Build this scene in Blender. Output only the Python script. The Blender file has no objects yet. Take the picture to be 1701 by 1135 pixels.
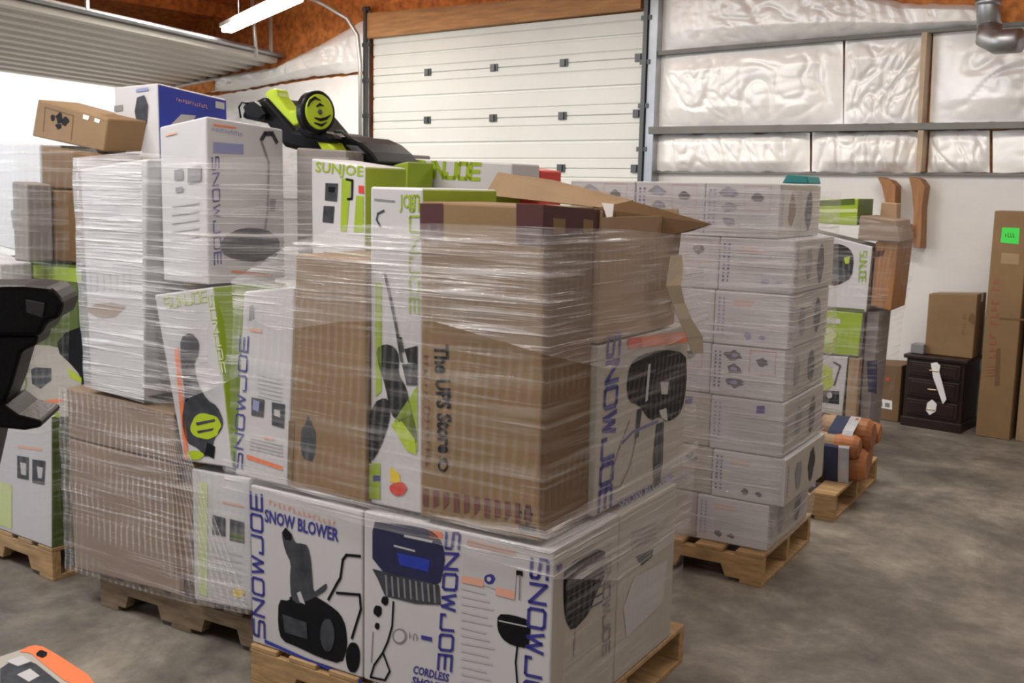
import bpy, bmesh, math, random
from mathutils import Vector, Matrix, noise
random.seed(7)
SC = bpy.context.scene
COL = SC.collection
R_ = math.radians

# ---------------------------------------------------------------- camera
IMW, IMH = 1701, 1135
FPX, PITCH, ROLL, YAW, CAMH = 1760.0, R_(8.3), R_(1.25), R_(39), 1.65
cf = Vector((-math.sin(YAW)*math.cos(PITCH), math.cos(YAW)*math.cos(PITCH), -math.sin(PITCH)))
r0 = Vector((math.cos(YAW), math.sin(YAW), 0)); u0 = r0.cross(cf)
cr = r0*math.cos(ROLL) + u0*math.sin(ROLL); cu = u0*math.cos(ROLL) - r0*math.sin(ROLL)
CP = Vector((0, 0, CAMH))
cam = bpy.data.cameras.new('camera'); camo = bpy.data.objects.new('camera', cam); COL.objects.link(camo)
cam.sensor_width = 36; cam.lens = FPX/IMW*36; cam.clip_end = 200
M = Matrix((cr, cu, -cf)).transposed().to_4x4(); M.translation = CP
camo.matrix_world = M
SC.camera = camo

# ---------------------------------------------------------------- light, exposure
SC.view_settings.view_transform = 'Standard'; SC.view_settings.look = 'None'
SC.view_settings.gamma = 1; SC.view_settings.use_curve_mapping = False
SC.view_settings.exposure = 0.5
SC.cycles.transparent_max_bounces = 24; SC.cycles.filter_width = 2.2
w = bpy.data.worlds.new('daylight'); SC.world = w; w.use_nodes = True
bg = w.node_tree.nodes['Background']; bg.inputs[0].default_value = (1.0, 0.985, 0.95, 1); bg.inputs[1].default_value = 0.78
def area(name, loc, rot, sx, sy, power, col):
    l = bpy.data.lights.new(name, 'AREA'); l.shape = 'RECTANGLE'; l.size = sx; l.size_y = sy
    l.energy = power; l.color = col
    o = bpy.data.objects.new(name, l); COL.objects.link(o); o.location = loc; o.rotation_euler = rot
    return o
# daylight falling in through the open dock door in the left wall
dl = area('daylight_left_door', (-8.6, -0.5, 2.5), (0, 0, 0), 3.6, 2.2, 100, (0.74, 0.87, 1))
dl.rotation_euler = Vector((1.0, 0.36, -0.14)).to_track_quat('-Z', 'Y').to_euler()
# area lights added below the roof to brighten the stack tops and back wall
for x, y, p in ((-3.5, 0.9, 66), (-1.3, 1.1, 26), (-5, 4.0, 46), (-1.5, 5.6, 44), (1.5, 3.0, 22), (-4.6, 6.2, 30), (-7.9, 6.2, 62)):
    area('added_fill', (x, y, 3.45), (0, 0, R_(-20)), 2.4, 0.15, p, (1, 0.95, 0.87))

# ---------------------------------------------------------------- helpers
def ray(x, y): return cf + cr*((x-IMW/2)/FPX) + cu*((IMH/2-y)/FPX)
class Face:
    """a flat face of a thing: a point of it, its outward normal and its two edge directions"""
    def __init__(s, O, a, b):
        s.O = Vector(O); s.a = Vector(a).normalized(); s.b = Vector(b).normalized(); s.n = s.a.cross(s.b).normalized()
    def px(s, x, y, h=0.0015):
        d = ray(x, y); t = (s.O-CP).dot(s.n)/d.dot(s.n); return CP + d*t + s.n*h
    def m(s, a, b, h=0.0015): return s.O + s.a*a + s.b*b + s.n*h
class Frame:
    def __init__(s, x, y, deg):
        s.P = Vector((x, y, 0)); q = R_(deg); s.deg = q
        s.e = Vector((math.cos(q), math.sin(q), 0)); s.f = Vector((-math.sin(q), math.cos(q), 0))
    def w(s, a, d, z): return s.P + s.e*a + s.f*d + Vector((0, 0, z))
    def face(s, d): return Face(s.w(0, d, 0), s.e, (0, 0, 1))
    def at(s, x, y, d):
        p = s.face(d).px(x, y, 0) - s.P; return (p.dot(s.e), p.z)

MT = {}
def mat(name, col, rough=0.6, metal=0.0, var=0.0, scale=8.0, bump=0.0, bscale=60, spec=0.5, emit=0, col2=None, stretch=None):
    m = bpy.data.materials.new(name); m.use_nodes = True; nt = m.node_tree; N = nt.nodes; L = nt.links
    b = N['Principled BSDF']; b.inputs['Roughness'].default_value = rough; b.inputs['Metallic'].default_value = metal
    b.inputs['Specular IOR Level'].default_value = spec
    b.inputs['Base Color'].default_value = (*col, 1)
    tc = N.new('ShaderNodeTexCoord'); mp = N.new('ShaderNodeMapping'); L.new(tc.outputs['Object'], mp.inputs[0])
    if stretch: mp.inputs['Scale'].default_value = stretch
    if var:
        n = N.new('ShaderNodeTexNoise'); n.inputs['Scale'].default_value = scale; n.inputs['Detail'].default_value = 5
        L.new(mp.outputs[0], n.inputs[0])
        r = N.new('ShaderNodeValToRGB'); L.new(n.outputs[0], r.inputs[0])
        c2 = col2 or tuple(c*(1-var) for c in col)
        r.color_ramp.elements[0].position = 0.32; r.color_ramp.elements[1].position = 0.68
        r.color_ramp.elements[0].color = (*c2, 1); r.color_ramp.elements[1].color = (*[min(1, c*(1+var*0.3)) for c in col], 1)
        L.new(r.outputs[0], b.inputs['Base Color'])
    if bump:
        n2 = N.new('ShaderNodeTexNoise'); n2.inputs['Scale'].default_value = bscale; L.new(mp.outputs[0], n2.inputs[0])
        bp = N.new('ShaderNodeBump'); bp.inputs['Strength'].default_value = bump; bp.inputs['Distance'].default_value = 0.01
        L.new(n2.outputs[0], bp.inputs['Height']); L.new(bp.outputs[0], b.inputs['Normal'])
    if emit:
        b.inputs['Emission Color'].default_value = (*col, 1); b.inputs['Emission Strength'].default_value = emit
    MT[name] = m; return m
mat('card', (0.245, 0.152, 0.072), 0.75, var=0.12, scale=5, bump=0.05, bscale=90)
mat('card_pale', (0.36, 0.245, 0.145), 0.75, var=0.12, scale=5)
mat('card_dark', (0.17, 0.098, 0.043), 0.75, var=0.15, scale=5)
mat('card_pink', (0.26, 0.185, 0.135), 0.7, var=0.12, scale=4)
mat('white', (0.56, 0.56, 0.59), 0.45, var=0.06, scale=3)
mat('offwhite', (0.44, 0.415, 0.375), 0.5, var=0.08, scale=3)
mat('blue_ink', (0.035, 0.035, 0.26), 0.5)
mat('blue_pale', (0.25, 0.28, 0.5), 0.5)
mat('blue', (0.02, 0.045, 0.42), 0.4, var=0.2, scale=6)
mat('navy', (0.015, 0.018, 0.075), 0.45, var=0.3, scale=20)
mat('black_ink', (0.006, 0.006, 0.009), 0.7, spec=0.15, var=0.3, scale=18)
mat('grey_ink', (0.22, 0.22, 0.24), 0.5)
mat('grey_pale', (0.5, 0.5, 0.52), 0.5)
mat('slate', (0.055, 0.06, 0.075), 0.6, spec=0.2, var=0.4, scale=25)
mat('red', (0.62, 0.045, 0.03), 0.5)
mat('orange', (0.80, 0.20, 0.07), 0.5)
mat('orange_pale', (0.72, 0.38, 0.28), 0.5)
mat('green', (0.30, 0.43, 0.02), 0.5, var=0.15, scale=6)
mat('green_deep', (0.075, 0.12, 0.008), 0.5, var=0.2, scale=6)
mat('green_pale', (0.55, 0.64, 0.30), 0.5)
mat('lime', (0.42, 0.56, 0.02), 0.35)
mat('teal', (0.02, 0.22, 0.22), 0.5)
mat('yellow', (0.75, 0.55, 0.03), 0.5)
mat('maroon', (0.07, 0.018, 0.018), 0.55)
mat('maroon_ink', (0.14, 0.04, 0.035), 0.6)
mat('faded_red', (0.30, 0.09, 0.06), 0.6)
mat('tape', (0.52, 0.45, 0.34), 0.25, spec=0.7)
mat('clear_tape', (0.75, 0.75, 0.72), 0.2)
mat('label', (0.80, 0.80, 0.80), 0.5)
mat('neon', (0.06, 0.80, 0.10), 0.5)
mat('plastic', (0.004, 0.004, 0.006), 0.4, spec=0.2, bump=0.05, bscale=200)
mat('plastic_grey', (0.05, 0.05, 0.06), 0.45)
mat('pallet_wood', (0.44, 0.28, 0.13), 0.8, var=0.35, scale=6, stretch=(1, 8, 8), bump=0.2)
mat('pallet_old', (0.24, 0.175, 0.11), 0.85, var=0.35, scale=6, stretch=(1, 8, 8), bump=0.2)
mat('pine', (0.52, 0.27, 0.11), 0.7, var=0.3, scale=3, stretch=(1, 6, 10))
mat('stud_wood', (0.50, 0.38, 0.27), 0.7, var=0.2, scale=5)
mat('bracket_wood', (0.36, 0.17, 0.065), 0.6, var=0.3, scale=5, stretch=(6, 6, 1))
mat('walnut', (0.022, 0.009, 0.008), 0.4, var=0.4, scale=5, spec=0.5)
mat('brass', (0.5, 0.4, 0.25), 0.3, 1)
mat('steel', (0.42, 0.43, 0.45), 0.4, 0.9, var=0.2, scale=4)
mat('steel_dark', (0.12, 0.125, 0.13), 0.5, 0.8)
mat('conduit', (0.55, 0.55, 0.53), 0.4, 0.7)
mat('door_white', (0.74, 0.76, 0.73), 0.5, var=0.04, scale=2)
mat('door_raised', (0.74, 0.70, 0.64), 0.5, var=0.06, scale=2)
mat('door_shade', (0.10, 0.09, 0.085), 0.6)  # dark tone put in for shade between the raised door's ribs
mat('plaster', (0.72, 0.71, 0.70), 0.85, var=0.10, scale=1.3, bump=0.15, bscale=25)
mat('trim_grey', (0.20, 0.20, 0.19), 0.7, var=0.2, scale=4)
mat('pale_concrete', (0.8, 0.8, 0.78), 0.9)
mat('grey_card', (0.26, 0.235, 0.225), 0.7, var=0.15, scale=4)
mat('tube', (1, 0.98, 0.94), 0.5, emit=9)
mat('orange_plastic', (0.40, 0.15, 0.05), 0.5, var=0.35, scale=9)
mat('blue_tape', (0.02, 0.03, 0.08), 0.4)
mat('grey_bag', (0.45, 0.46, 0.50), 0.35, var=0.3, scale=9, bump=0.4, bscale=14)

def ceiling_mat():
    m = mat('osb', (0.72, 0.27, 0.06), 0.75, var=0.5, scale=14, col2=(0.42, 0.13, 0.03), bump=0.2, bscale=30); return m
ceiling_mat()
def foil_mat():
    m = mat('foil', (0.96, 0.95, 0.94), 0.36, 0.12, var=0.05, scale=5, bump=0.25, bscale=14)
    return m
foil_mat()
def floor_mat():
    m = bpy.data.materials.new('concrete'); m.use_nodes = True; nt = m.node_tree; N = nt.nodes; L = nt.links
    b = N['Principled BSDF']; tc = N.new('ShaderNodeTexCoord')
    n1 = N.new('ShaderNodeTexNoise'); n1.inputs['Scale'].default_value = 1.3; n1.inputs['Detail'].default_value = 10; n1.inputs['Roughness'].default_value = 0.72
    n1.inputs['Distortion'].default_value = 0.25
    n2 = N.new('ShaderNodeTexNoise'); n2.inputs['Scale'].default_value = 7; n2.inputs['Detail'].default_value = 9; n2.inputs['Roughness'].default_value = 0.7
    for n in (n1, n2): L.new(tc.outputs['Object'], n.inputs[0])
    r1 = N.new('ShaderNodeValToRGB'); L.new(n1.outputs[0], r1.inputs[0])
    e = r1.color_ramp.elements; e[0].position = 0.36; e[0].color = (0.10, 0.09, 0.078, 1); e[1].position = 0.66; e[1].color = (0.34, 0.31, 0.26, 1)
    k = r1.color_ramp.elements.new(0.5); k.color = (0.185, 0.168, 0.145, 1)
    r2 = N.new('ShaderNodeValToRGB'); L.new(n2.outputs[0], r2.inputs[0])
    r2.color_ramp.elements[0].position = 0.3; r2.color_ramp.elements[0].color = (0.62, 0.62, 0.62, 1)
    r2.color_ramp.elements[1].position = 0.62; r2.color_ramp.elements[1].color = (1.08, 1.08, 1.08, 1)
    mx = N.new('ShaderNodeMix'); mx.data_type = 'RGBA'; mx.blend_type = 'MULTIPLY'; mx.inputs[0].default_value = 0.8
    L.new(r1.outputs[0], mx.inputs[6]); L.new(r2.outputs[0], mx.inputs[7]); L.new(mx.outputs[2], b.inputs['Base Color'])
    rr = N.new('ShaderNodeMapRange'); L.new(n2.outputs[0], rr.inputs[0]); rr.inputs[3].default_value = 0.35; rr.inputs[4].default_value = 0.7
    L.new(rr.outputs[0], b.inputs['Roughness'])
    bp = N.new('ShaderNodeBump'); bp.inputs['Strength'].default_value = 0.15; L.new(n2.outputs[0], bp.inputs['Height']); L.new(bp.outputs[0], b.inputs['Normal'])
    MT['concrete'] = m
floor_mat()
def film_mat(name, base, amp, tint=(0.86, 0.86, 0.9), ribs=0.0, vs=46, tilt=0.0):
    """stretch film: clear plastic with milky stretched streaks along the wrapping direction, fine creases across"""
    m = bpy.data.materials.new(name); m.use_nodes = True; nt = m.node_tree; N = nt.nodes; L = nt.links
    b = N['Principled BSDF']; out = N['Material Output']
    b.inputs['Base Color'].default_value = (*tint, 1); b.inputs['Roughness'].default_value = 0.14
    b.inputs['Specular IOR Level'].default_value = 0.9
    tr = N.new('ShaderNodeBsdfTransparent'); mix = N.new('ShaderNodeMixShader')
    uv = N.new('ShaderNodeUVMap'); uv.uv_map = 'UVMap'
    def noise_(sx, sy, rot, det=4, dist=0.3):
        mp = N.new('ShaderNodeMapping'); mp.inputs['Rotation'].default_value = (0, 0, rot); mp.inputs['Scale'].default_value = (sx, sy, 1)
        n = N.new('ShaderNodeTexNoise'); n.inputs['Scale'].default_value = 1; n.inputs['Detail'].default_value = det; n.inputs['Distortion'].default_value = dist
        L.new(uv.outputs[0], mp.inputs[0]); L.new(mp.outputs[0], n.inputs[0]); return n
    def mr(src, a, c, lo, hi):
        r = N.new('ShaderNodeMapRange'); L.new(src, r.inputs[0]); r.inputs[1].default_value = a; r.inputs[2].default_value = c
        r.inputs[3].default_value = lo; r.inputs[4].default_value = hi; return r.outputs[0]
    def op(o, a, c):
        q = N.new('ShaderNodeMath'); q.operation = o
        for i, v in enumerate((a, c)):
            if isinstance(v, (int, float)): q.inputs[i].default_value = v
            else: L.new(v, q.inputs[i])
        return q.outputs[0]
    st = noise_(1.6, vs, tilt); st2 = noise_(2.5, vs*2.2, -tilt*0.5+0.05, 3); big = noise_(1.6, 4.5, 0.2, 3)
    a = mr(st.outputs[0], 0.48, 0.68, 0, 1.15); a2 = mr(st2.outputs[0], 0.54, 0.70, 0, 0.9); g = mr(big.outputs[0], 0.35, 0.65, 0.35, 1.2)
    s = op('MULTIPLY', op('ADD', a, a2), g)
    h = op('ADD', op('MULTIPLY', s, amp), base)
    if ribs:
        wv = N.new('ShaderNodeTexWave'); wv.wave_type = 'BANDS'; wv.bands_direction = 'X'
        wv.inputs['Scale'].default_value = 9.5; wv.inputs['Distortion'].default_value = 1.6; wv.inputs['Detail'].default_value = 1; wv.inputs['Detail Scale'].default_value = 0.6
        mp = N.new('ShaderNodeMapping'); mp.inputs['Rotation'].default_value = (0, 0, 0.06); L.new(uv.outputs[0], mp.inputs[0]); L.new(mp.outputs[0], wv.inputs[0])
        band = noise_(1.2, 6, 0.1, 2); bb = mr(band.outputs[0], 0.38, 0.52, 0, 1)
        rb = op('MULTIPLY', mr(wv.outputs['Fac'], 0.45, 0.95, 0, ribs), bb)
        h = op('ADD', h, rb)
    cl = N.new('ShaderNodeClamp'); L.new(h, cl.inputs[0]); cl.inputs[2].default_value = 0.92
    bp = N.new('ShaderNodeBump'); bp.inputs['Strength'].default_value = 0.8; bp.inputs['Distance'].default_value = 0.015
    L.new(h, bp.inputs['Height']); L.new(bp.outputs[0], b.inputs['Normal'])
    L.new(cl.outputs[0], mix.inputs[0]); L.new(tr.outputs[0], mix.inputs[1]); L.new(b.outputs[0], mix.inputs[2]); L.new(mix.outputs[0], out.inputs[0])
    MT[name] = m
film_mat('film', 0.10, 0.42)
film_mat('film_haze', 0.20, 0.38, (0.84, 0.84, 0.89))
film_mat('film_brown', 0.08, 0.26, (0.80, 0.78, 0.80), ribs=0.30)
film_mat('film_milky', 0.30, 0.40, (0.90, 0.91, 0.96))
film_mat('film_soft', 0.03, 0.17, (0.86, 0.87, 0.88), ribs=0.06, vs=30)

class MB:
    """collects faces with materials, builds them as one mesh object"""
    def __init__(s): s.v = []; s.f = []; s.mi = []; s.mats = []; s.cur = 0; s.uv = None
    def m(s, name):
        mm = MT[name]
        if mm not in s.mats: s.mats.append(mm)
        s.cur = s.mats.index(mm); return s
    def poly(s, pts):
        if len(pts) >= 7:                                  # round the corners of many-sided prints
            P = [Vector(p) for p in pts]; k_ = len(P); pts = []
            for a in range(k_): p, q = P[a], P[(a+1) % k_]; pts += [p*.78+q*.22, p*.22+q*.78]
        i = len(s.v); s.v += [tuple(p) for p in pts]; s.f.append(tuple(range(i, i+len(pts)))); s.mi.append(s.cur); return s
    def hexa(s, c):
        i = len(s.v); s.v += [tuple(p) for p in c]
        for q in ((0, 1, 2, 3), (5, 4, 7, 6), (1, 5, 6, 2), (4, 0, 3, 7), (3, 2, 6, 7), (4, 5, 1, 0)):
            s.f.append(tuple(i+k for k in q)); s.mi.append(s.cur)
        return s
    def box(s, a, b, T=None):
        x0, y0, z0 = a; x1, y1, z1 = b
        c = [(x0, y0, z0), (x1, y0, z0), (x1, y0, z1), (x0, y0, z1), (x0, y1, z0), (x1, y1, z0), (x1, y1, z1), (x0, y1, z1)]
        if T: c = [T(*p) for p in c]
        return s.hexa(c)
    def prism(s, pts, vec):
        n = len(pts); i = len(s.v); vec = Vector(vec)
        s.v += [tuple(p) for p in pts] + [tuple(Vector(p)+vec) for p in pts]
        s.f.append(tuple(range(i, i+n))); s.mi.append(s.cur)
        s.f.append(tuple(range(i+2*n-1, i+n-1, -1))); s.mi.append(s.cur)
        for k in range(n):
            k2 = (k+1) % n; s.f.append((i+k2, i+k, i+n+k, i+n+k2)); s.mi.append(s.cur)
        return s
    def tube(s, path, r, n=10, cap=True):
        path = [Vector(p) for p in path]; i = len(s.v); up = Vector((0.13, 0.2, 1)).normalized()
        rr = r if isinstance(r, (list, tuple)) else [r]*len(path)
        for k, p in enumerate(path):
            t = (path[min(k+1, len(path)-1)] - path[max(k-1, 0)]).normalized()
            a = t.cross(up)
            if a.length < 0.05: a = t.cross(Vector((1, 0, 0)))
            a.normalize(); b = t.cross(a)
            for j in range(n):
                q = 2*math.pi*j/n; s.v.append(tuple(p + (a*math.cos(q) + b*math.sin(q))*rr[k]))
        for k in range(len(path)-1):
            for j in range(n):
                j2 = (j+1) % n; s.f.append((i+k*n+j, i+k*n+j2, i+(k+1)*n+j2, i+(k+1)*n+j)); s.mi.append(s.cur)
        if cap:
            s.f.append(tuple(i+j for j in range(n-1, -1, -1))); s.mi.append(s.cur)
            s.f.append(tuple(i+(len(path)-1)*n+j for j in range(n))); s.mi.append(s.cur)
        return s
    def build(s, name, parent=None, bevel=0, seg=2, smooth=False, fix=True, origin=None):
        me = bpy.data.meshes.new(name); me.from_pydata(s.v, [], s.f)
        for m_ in s.mats: me.materials.append(m_)
        me.polygons.foreach_set('material_index', s.mi)
        if s.uv:
            ul = me.uv_layers.new(name='UVMap')
            for l in me.loops: ul.data[l.index].uv = s.uv[l.vertex_index]
        if fix:
            bm = bmesh.new(); bm.from_mesh(me); bmesh.ops.recalc_face_normals(bm, faces=bm.faces); bm.to_mesh(me); bm.free()
        if smooth:
            me.polygons.foreach_set('use_smooth', [True]*len(me.polygons))
        o = bpy.data.objects.new(name, me); COL.objects.link(o)
        if parent:
            o.parent = parent
            off = Vector(); q_ = parent
            while q_: off += q_.location; q_ = q_.parent
            me.transform(Matrix.Translation(-off))
        elif origin is not None:
            me.transform(Matrix.Translation(-Vector(origin))); o.location = origin
        if bevel:
            b = o.modifiers.new('bevel', 'BEVEL'); b.width = bevel; b.segments = seg; b.limit_method = 'ANGLE'; b.angle_limit = R_(40)
        me.update(); return o
def tag(o, label=None, cat=None, group=None, kind=None):
    if label: o['label'] = label
    if cat: o['category'] = cat
    if group: o['group'] = group
    if kind: o['kind'] = kind
    return o
def thing(name, loc, label=None, cat=None, group=None, kind=None):
    o = bpy.data.objects.new(name, None); COL.objects.link(o); o.location = loc; o.empty_display_size = 0.1
    return tag(o, label, cat, group, kind)

# ---- printing on faces
def rect(mb, P, a0, b0, a1, b1): mb.poly([P(a0, b0), P(a1, b0), P(a1, b1), P(a0, b1)])
def ribbon(mb, pts, wd, n):
    for p, q in zip(pts, pts[1:]):
        t = (q-p).normalized(); s_ = t.cross(n)*wd/2; e = t*wd*0.35
        mb.poly([p-e-s_, q+e-s_, q+e+s_, p-e+s_])
GL = {'S': [[(1, 1), (.1, 1), (0, .9), (0, .55), (.9, .48), (1, .4), (1, .05), (.9, 0), (0, 0)]],
      'N': [[(0, 0), (0, 1), (1, 0), (1, 1)]],
      'O': [[(.12, 0), (.88, 0), (1, .12), (1, .88), (.88, 1), (.12, 1), (0, .88), (0, .12), (.12, 0)]],
      'W': [[(0, 1), (.22, 0), (.5, .9), (.78, 0), (1, 1)]],
      'J': [[(1, 1), (1, .1), (.9, 0), (0, 0), (0, .3)]],
      'E': [[(1, 1), (0, 1), (0, 0), (1, 0)], [(0, .5), (.92, .5)]],
      'U': [[(0, 1), (0, .1), (.12, 0), (.88, 0), (1, .1), (1, 1)]]}
def techno(mb, text, A, B, C, wt=0.19, gap=0.34):
    """wide squared lettering: baseline from A to B, cap height towards C"""
    A, B, C = Vector(A), Vector(B), Vector(C); X = B-A; Y = C-A; n = X.cross(Y).normalized()
    k = len(text); cell = 1.0/(k + (k-1)*gap); wd = Y.length*wt
    for i, ch in enumerate(text):
        x0 = i*cell*(1+gap)
        for st in GL[ch]:
            ribbon(mb, [A + X*(x0 + p[0]*cell) + Y*p[1] + n*0.0002 for p in st], wd, n)
_fc = {}
def glyphs(text, bold=0.0):
    if (text, bold) in _fc: return _fc[(text, bold)]
    c = bpy.data.curves.new('lettering', 'FONT'); c.body = text; c.offset = bold; c.resolution_u = 2
    o = bpy.data.objects.new('lettering', c); COL.objects.link(o)
    bpy.context.view_layer.update()
    me = bpy.data.meshes.new_from_object(o.evaluated_get(bpy.context.evaluated_depsgraph_get()))
    vs = [v.co.copy() for v in me.vertices]; fs = [tuple(p.vertices) for p in me.polygons]
    bpy.data.objects.remove(o); bpy.data.curves.remove(c); bpy.data.meshes.remove(me)
    x0 = min(v.x for v in vs); x1 = max(v.x for v in vs); y1 = max(v.y for v in vs)
    vs = [((v.x-x0)/(x1-x0), v.y/0.73) for v in vs]
    _fc[(text, bold)] = (vs, fs); return vs, fs
def lettering(mb, text, A, B, C, bold=0.0):
    A, B, C = Vector(A), Vector(B), Vector(C); X = B-A; Y = C-A; vs, fs = glyphs(text, bold); i = len(mb.v)
    mb.v += [tuple(A + X*x + Y*y) for x, y in vs]; mb.f += [tuple(i+k for k in f) for f in fs]; mb.mi += [mb.cur]*len(fs)
def marks(mb, A, B, C, n=12, seed=0):
    """a line of print whose letters cannot be made out"""
    A, B, C = Vector(A), Vector(B), Vector(C); X = B-A; Y = C-A; rg = random.Random(seed+n); x = 0
    for i in range(n):
        w_ = rg.uniform(.45, .8)/n; y0 = rg.choice((0, 0, .1)); y1 = rg.choice((1, 1, .75))
        if i % 5 != 4 or n > 13:
            mb.poly([A+X*x+Y*y0, A+X*(x+w_*.4)+Y*y0, A+X*(x+w_*.4)+Y*y1, A+X*x+Y*y1]); k_ = rg.choice((0, .4, .8))
            mb.poly([A+X*(x+w_*.4)+Y*k_, A+X*(x+w_)+Y*k_, A+X*(x+w_)+Y*(k_+.2), A+X*(x+w_*.4)+Y*(k_+.2)])
        x += 1/n
def smallprint(mb, P, a0, b0, a1, b1, n, fill=0.45, rs=0, vert=False):
    """rows of print too small to read"""
    rg = random.Random(rs+n)
    for i in range(n):
        if vert:
            x = a0+(a1-a0)*(i+0.2)/n; x2 = x+(a1-a0)/n*fill; y2 = b0+(b1-b0)*rg.uniform(0.6, 1)
            mb.poly([P(x, b0), P(x2, b0), P(x2, y2), P(x, y2)])
        else:
            y = b1-(b1-b0)*(i+0.2)/n; y2 = y-(b1-b0)/n*fill; x2 = a0+(a1-a0)*rg.uniform(0.62, 1)
            mb.poly([P(a0, y2), P(x2, y2), P(x2, y), P(a0, y)])
def blob(mb, P, ca, cb, ra, rb, n=14, seed=0, j=0.2):
    rg = random.Random(seed)
    mb.poly([P(ca+ra*math.cos(2*math.pi*k/n)*(1+rg.uniform(-j, j)), cb+rb*math.sin(2*math.pi*k/n)*(1+rg.uniform(-j, j))) for k in range(n)])
def pxs(F, pts, h=0.0015): return [F.px(x, y, h) for x, y in pts]

def split(mb, gap=0.022):
    """prints that lie apart become pieces of their own"""
    bb = []
    for f in mb.f:
        p = [mb.v[i] for i in f]; bb.append([min(q[k] for q in p)-gap/2 for k in range(3)]+[max(q[k] for q in p)+gap/2 for k in range(3)])
    par = list(range(len(bb)))
    def root(i):
        while par[i] != i: par[i] = par[par[i]]; i = par[i]
        return i
    if len(bb) > 1500: return [mb]
    for i in range(len(bb)):
        for j in range(i):
            if root(i) != root(j) and all(bb[i][k] <= bb[j][k+3] and bb[j][k] <= bb[i][k+3] for k in range(3)): par[root(i)] = root(j)
    groups = {}
    for i in range(len(bb)): groups.setdefault(root(i), []).append(i)
    if len(groups) == 1 or len(groups) > 8: return [mb]
    out = []
    for g in groups.values():
        n = MB(); n.mats = mb.mats
        for i in g:
            k = len(n.v); n.v += [mb.v[v] for v in mb.f[i]]; n.f.append(tuple(range(k, k+len(mb.f[i])))); n.mi.append(mb.mi[i])
        out.append(n)
    return out

class Carton:
    """closed carton: root Empty, body mesh; front quad (BL BR TR TL as (s, z)) in frame fr, from depth d0 to d1"""
    def __init__(s, label, fr, q, d0, d1, body='white', name='carton', cat='box', group=None, back=None, tape=None, side=None, top=None, bevel=0.006):
        back = back or q; s.fr = fr; s.q = q
        f = [fr.w(a, d0, z) for a, z in q]; b = [fr.w(a, d1, z) for a, z in back]; s.f = f; s.b = b
        base = sum(f[:2]+b[:2], Vector())/4
        s.root = thing(name, base, label, cat, group)
        mb = MB(); mb.m(body); mb.hexa(f+b)
        if side:
            mb.m(side); mb.mi[2] = mb.cur
        if top:
            mb.m(top); mb.mi[4] = mb.cur
        s.body = mb.build('carton_body', s.root, bevel=bevel, fix=False)
        s.front = Face(f[0], fr.e, (0, 0, 1))
        s.right = Face(f[1], b[1]-f[1], (0, 0, 1))
        s.left = Face(b[0], f[0]-b[0], (0, 0, 1))
        s.w = (f[1]-f[0]).length; s.h = (f[3]-f[0]).length; s.d = (b[1]-f[1]).length
        if tape: s.tape(tape)
    def tape(s, m='tape'):
        f, b = s.f, s.b; mb = MB().m(m); L0 = (f[3]+b[3])/2; R0 = (f[2]+b[2])/2; hw = 0.025
        n = (f[2]-f[3]).cross(b[3]-f[3]).normalized()*0.0012; t = (b[3]-f[3]).normalized()*hw
        if n.z < 0: n = -n
        mb.poly([L0-t+n, R0-t+n, R0+t+n, L0+t+n])
        o = (f[2]-f[3]).normalized()*0.0015
        dn = Vector((0, 0, -0.06))
        mb.poly([R0-t+n+o, R0+t+n+o, R0+t+dn+o, R0-t+dn+o]); mb.poly([L0-t+n-o, L0+t+n-o, L0+t+dn-o, L0-t+dn-o])
        mb.build('tape', s.root, fix=False)
    def part(s, name, mb, label=None):
        for piece in split(mb):
            o = piece.build(name, s.root, fix=False)
            if label: o['label'] = label
        return o

def pallet(label, fr, s0, s1, d0, d1, h=0.14, wood='pallet_wood', name='wooden_pallet', boards=7):
    """stringer pallet: boards run along s, the three notched stringers along... the open side faces the front"""
    root = thing(name, fr.w((s0+s1)/2, (d0+d1)/2, 0), label, 'pallet')
    T = fr.w; bt = 0.018; D = d1-d0
    for i in range(boards):                               # deck boards run front to back
        w_ = (s1-s0)/(boards+ (boards-1)*0.45); a = s0+i*w_*1.45
        MB().m(wood).box((a, d0, h-bt), (a+w_, d1, h), T).build('deck_board', root, bevel=0.003, seg=1)
    for i in range(3):                                    # stringers run along s, each with two fork notches
        y = d0 + i*(D-0.04)/2; L = s1-s0
        pts = [(0, bt), (.16, bt), (.18, .07), (.36, .07), (.38, bt), (.62, bt), (.64, .07), (.82, .07), (.84, bt), (1, bt), (1, h-bt), (0, h-bt)]
        MB().m(wood).prism([T(s0+a*L, y, z) for a, z in pts], fr.f*0.04).build('stringer', root, bevel=0.002, seg=1)
    for i in range(3):
        a = s0 + i*(s1-s0-0.1)/2
        MB().m(wood).box((a, d0, 0), (a+0.1, d1, bt), T).build('bottom_board', root, bevel=0.002, seg=1)
    return root

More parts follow.
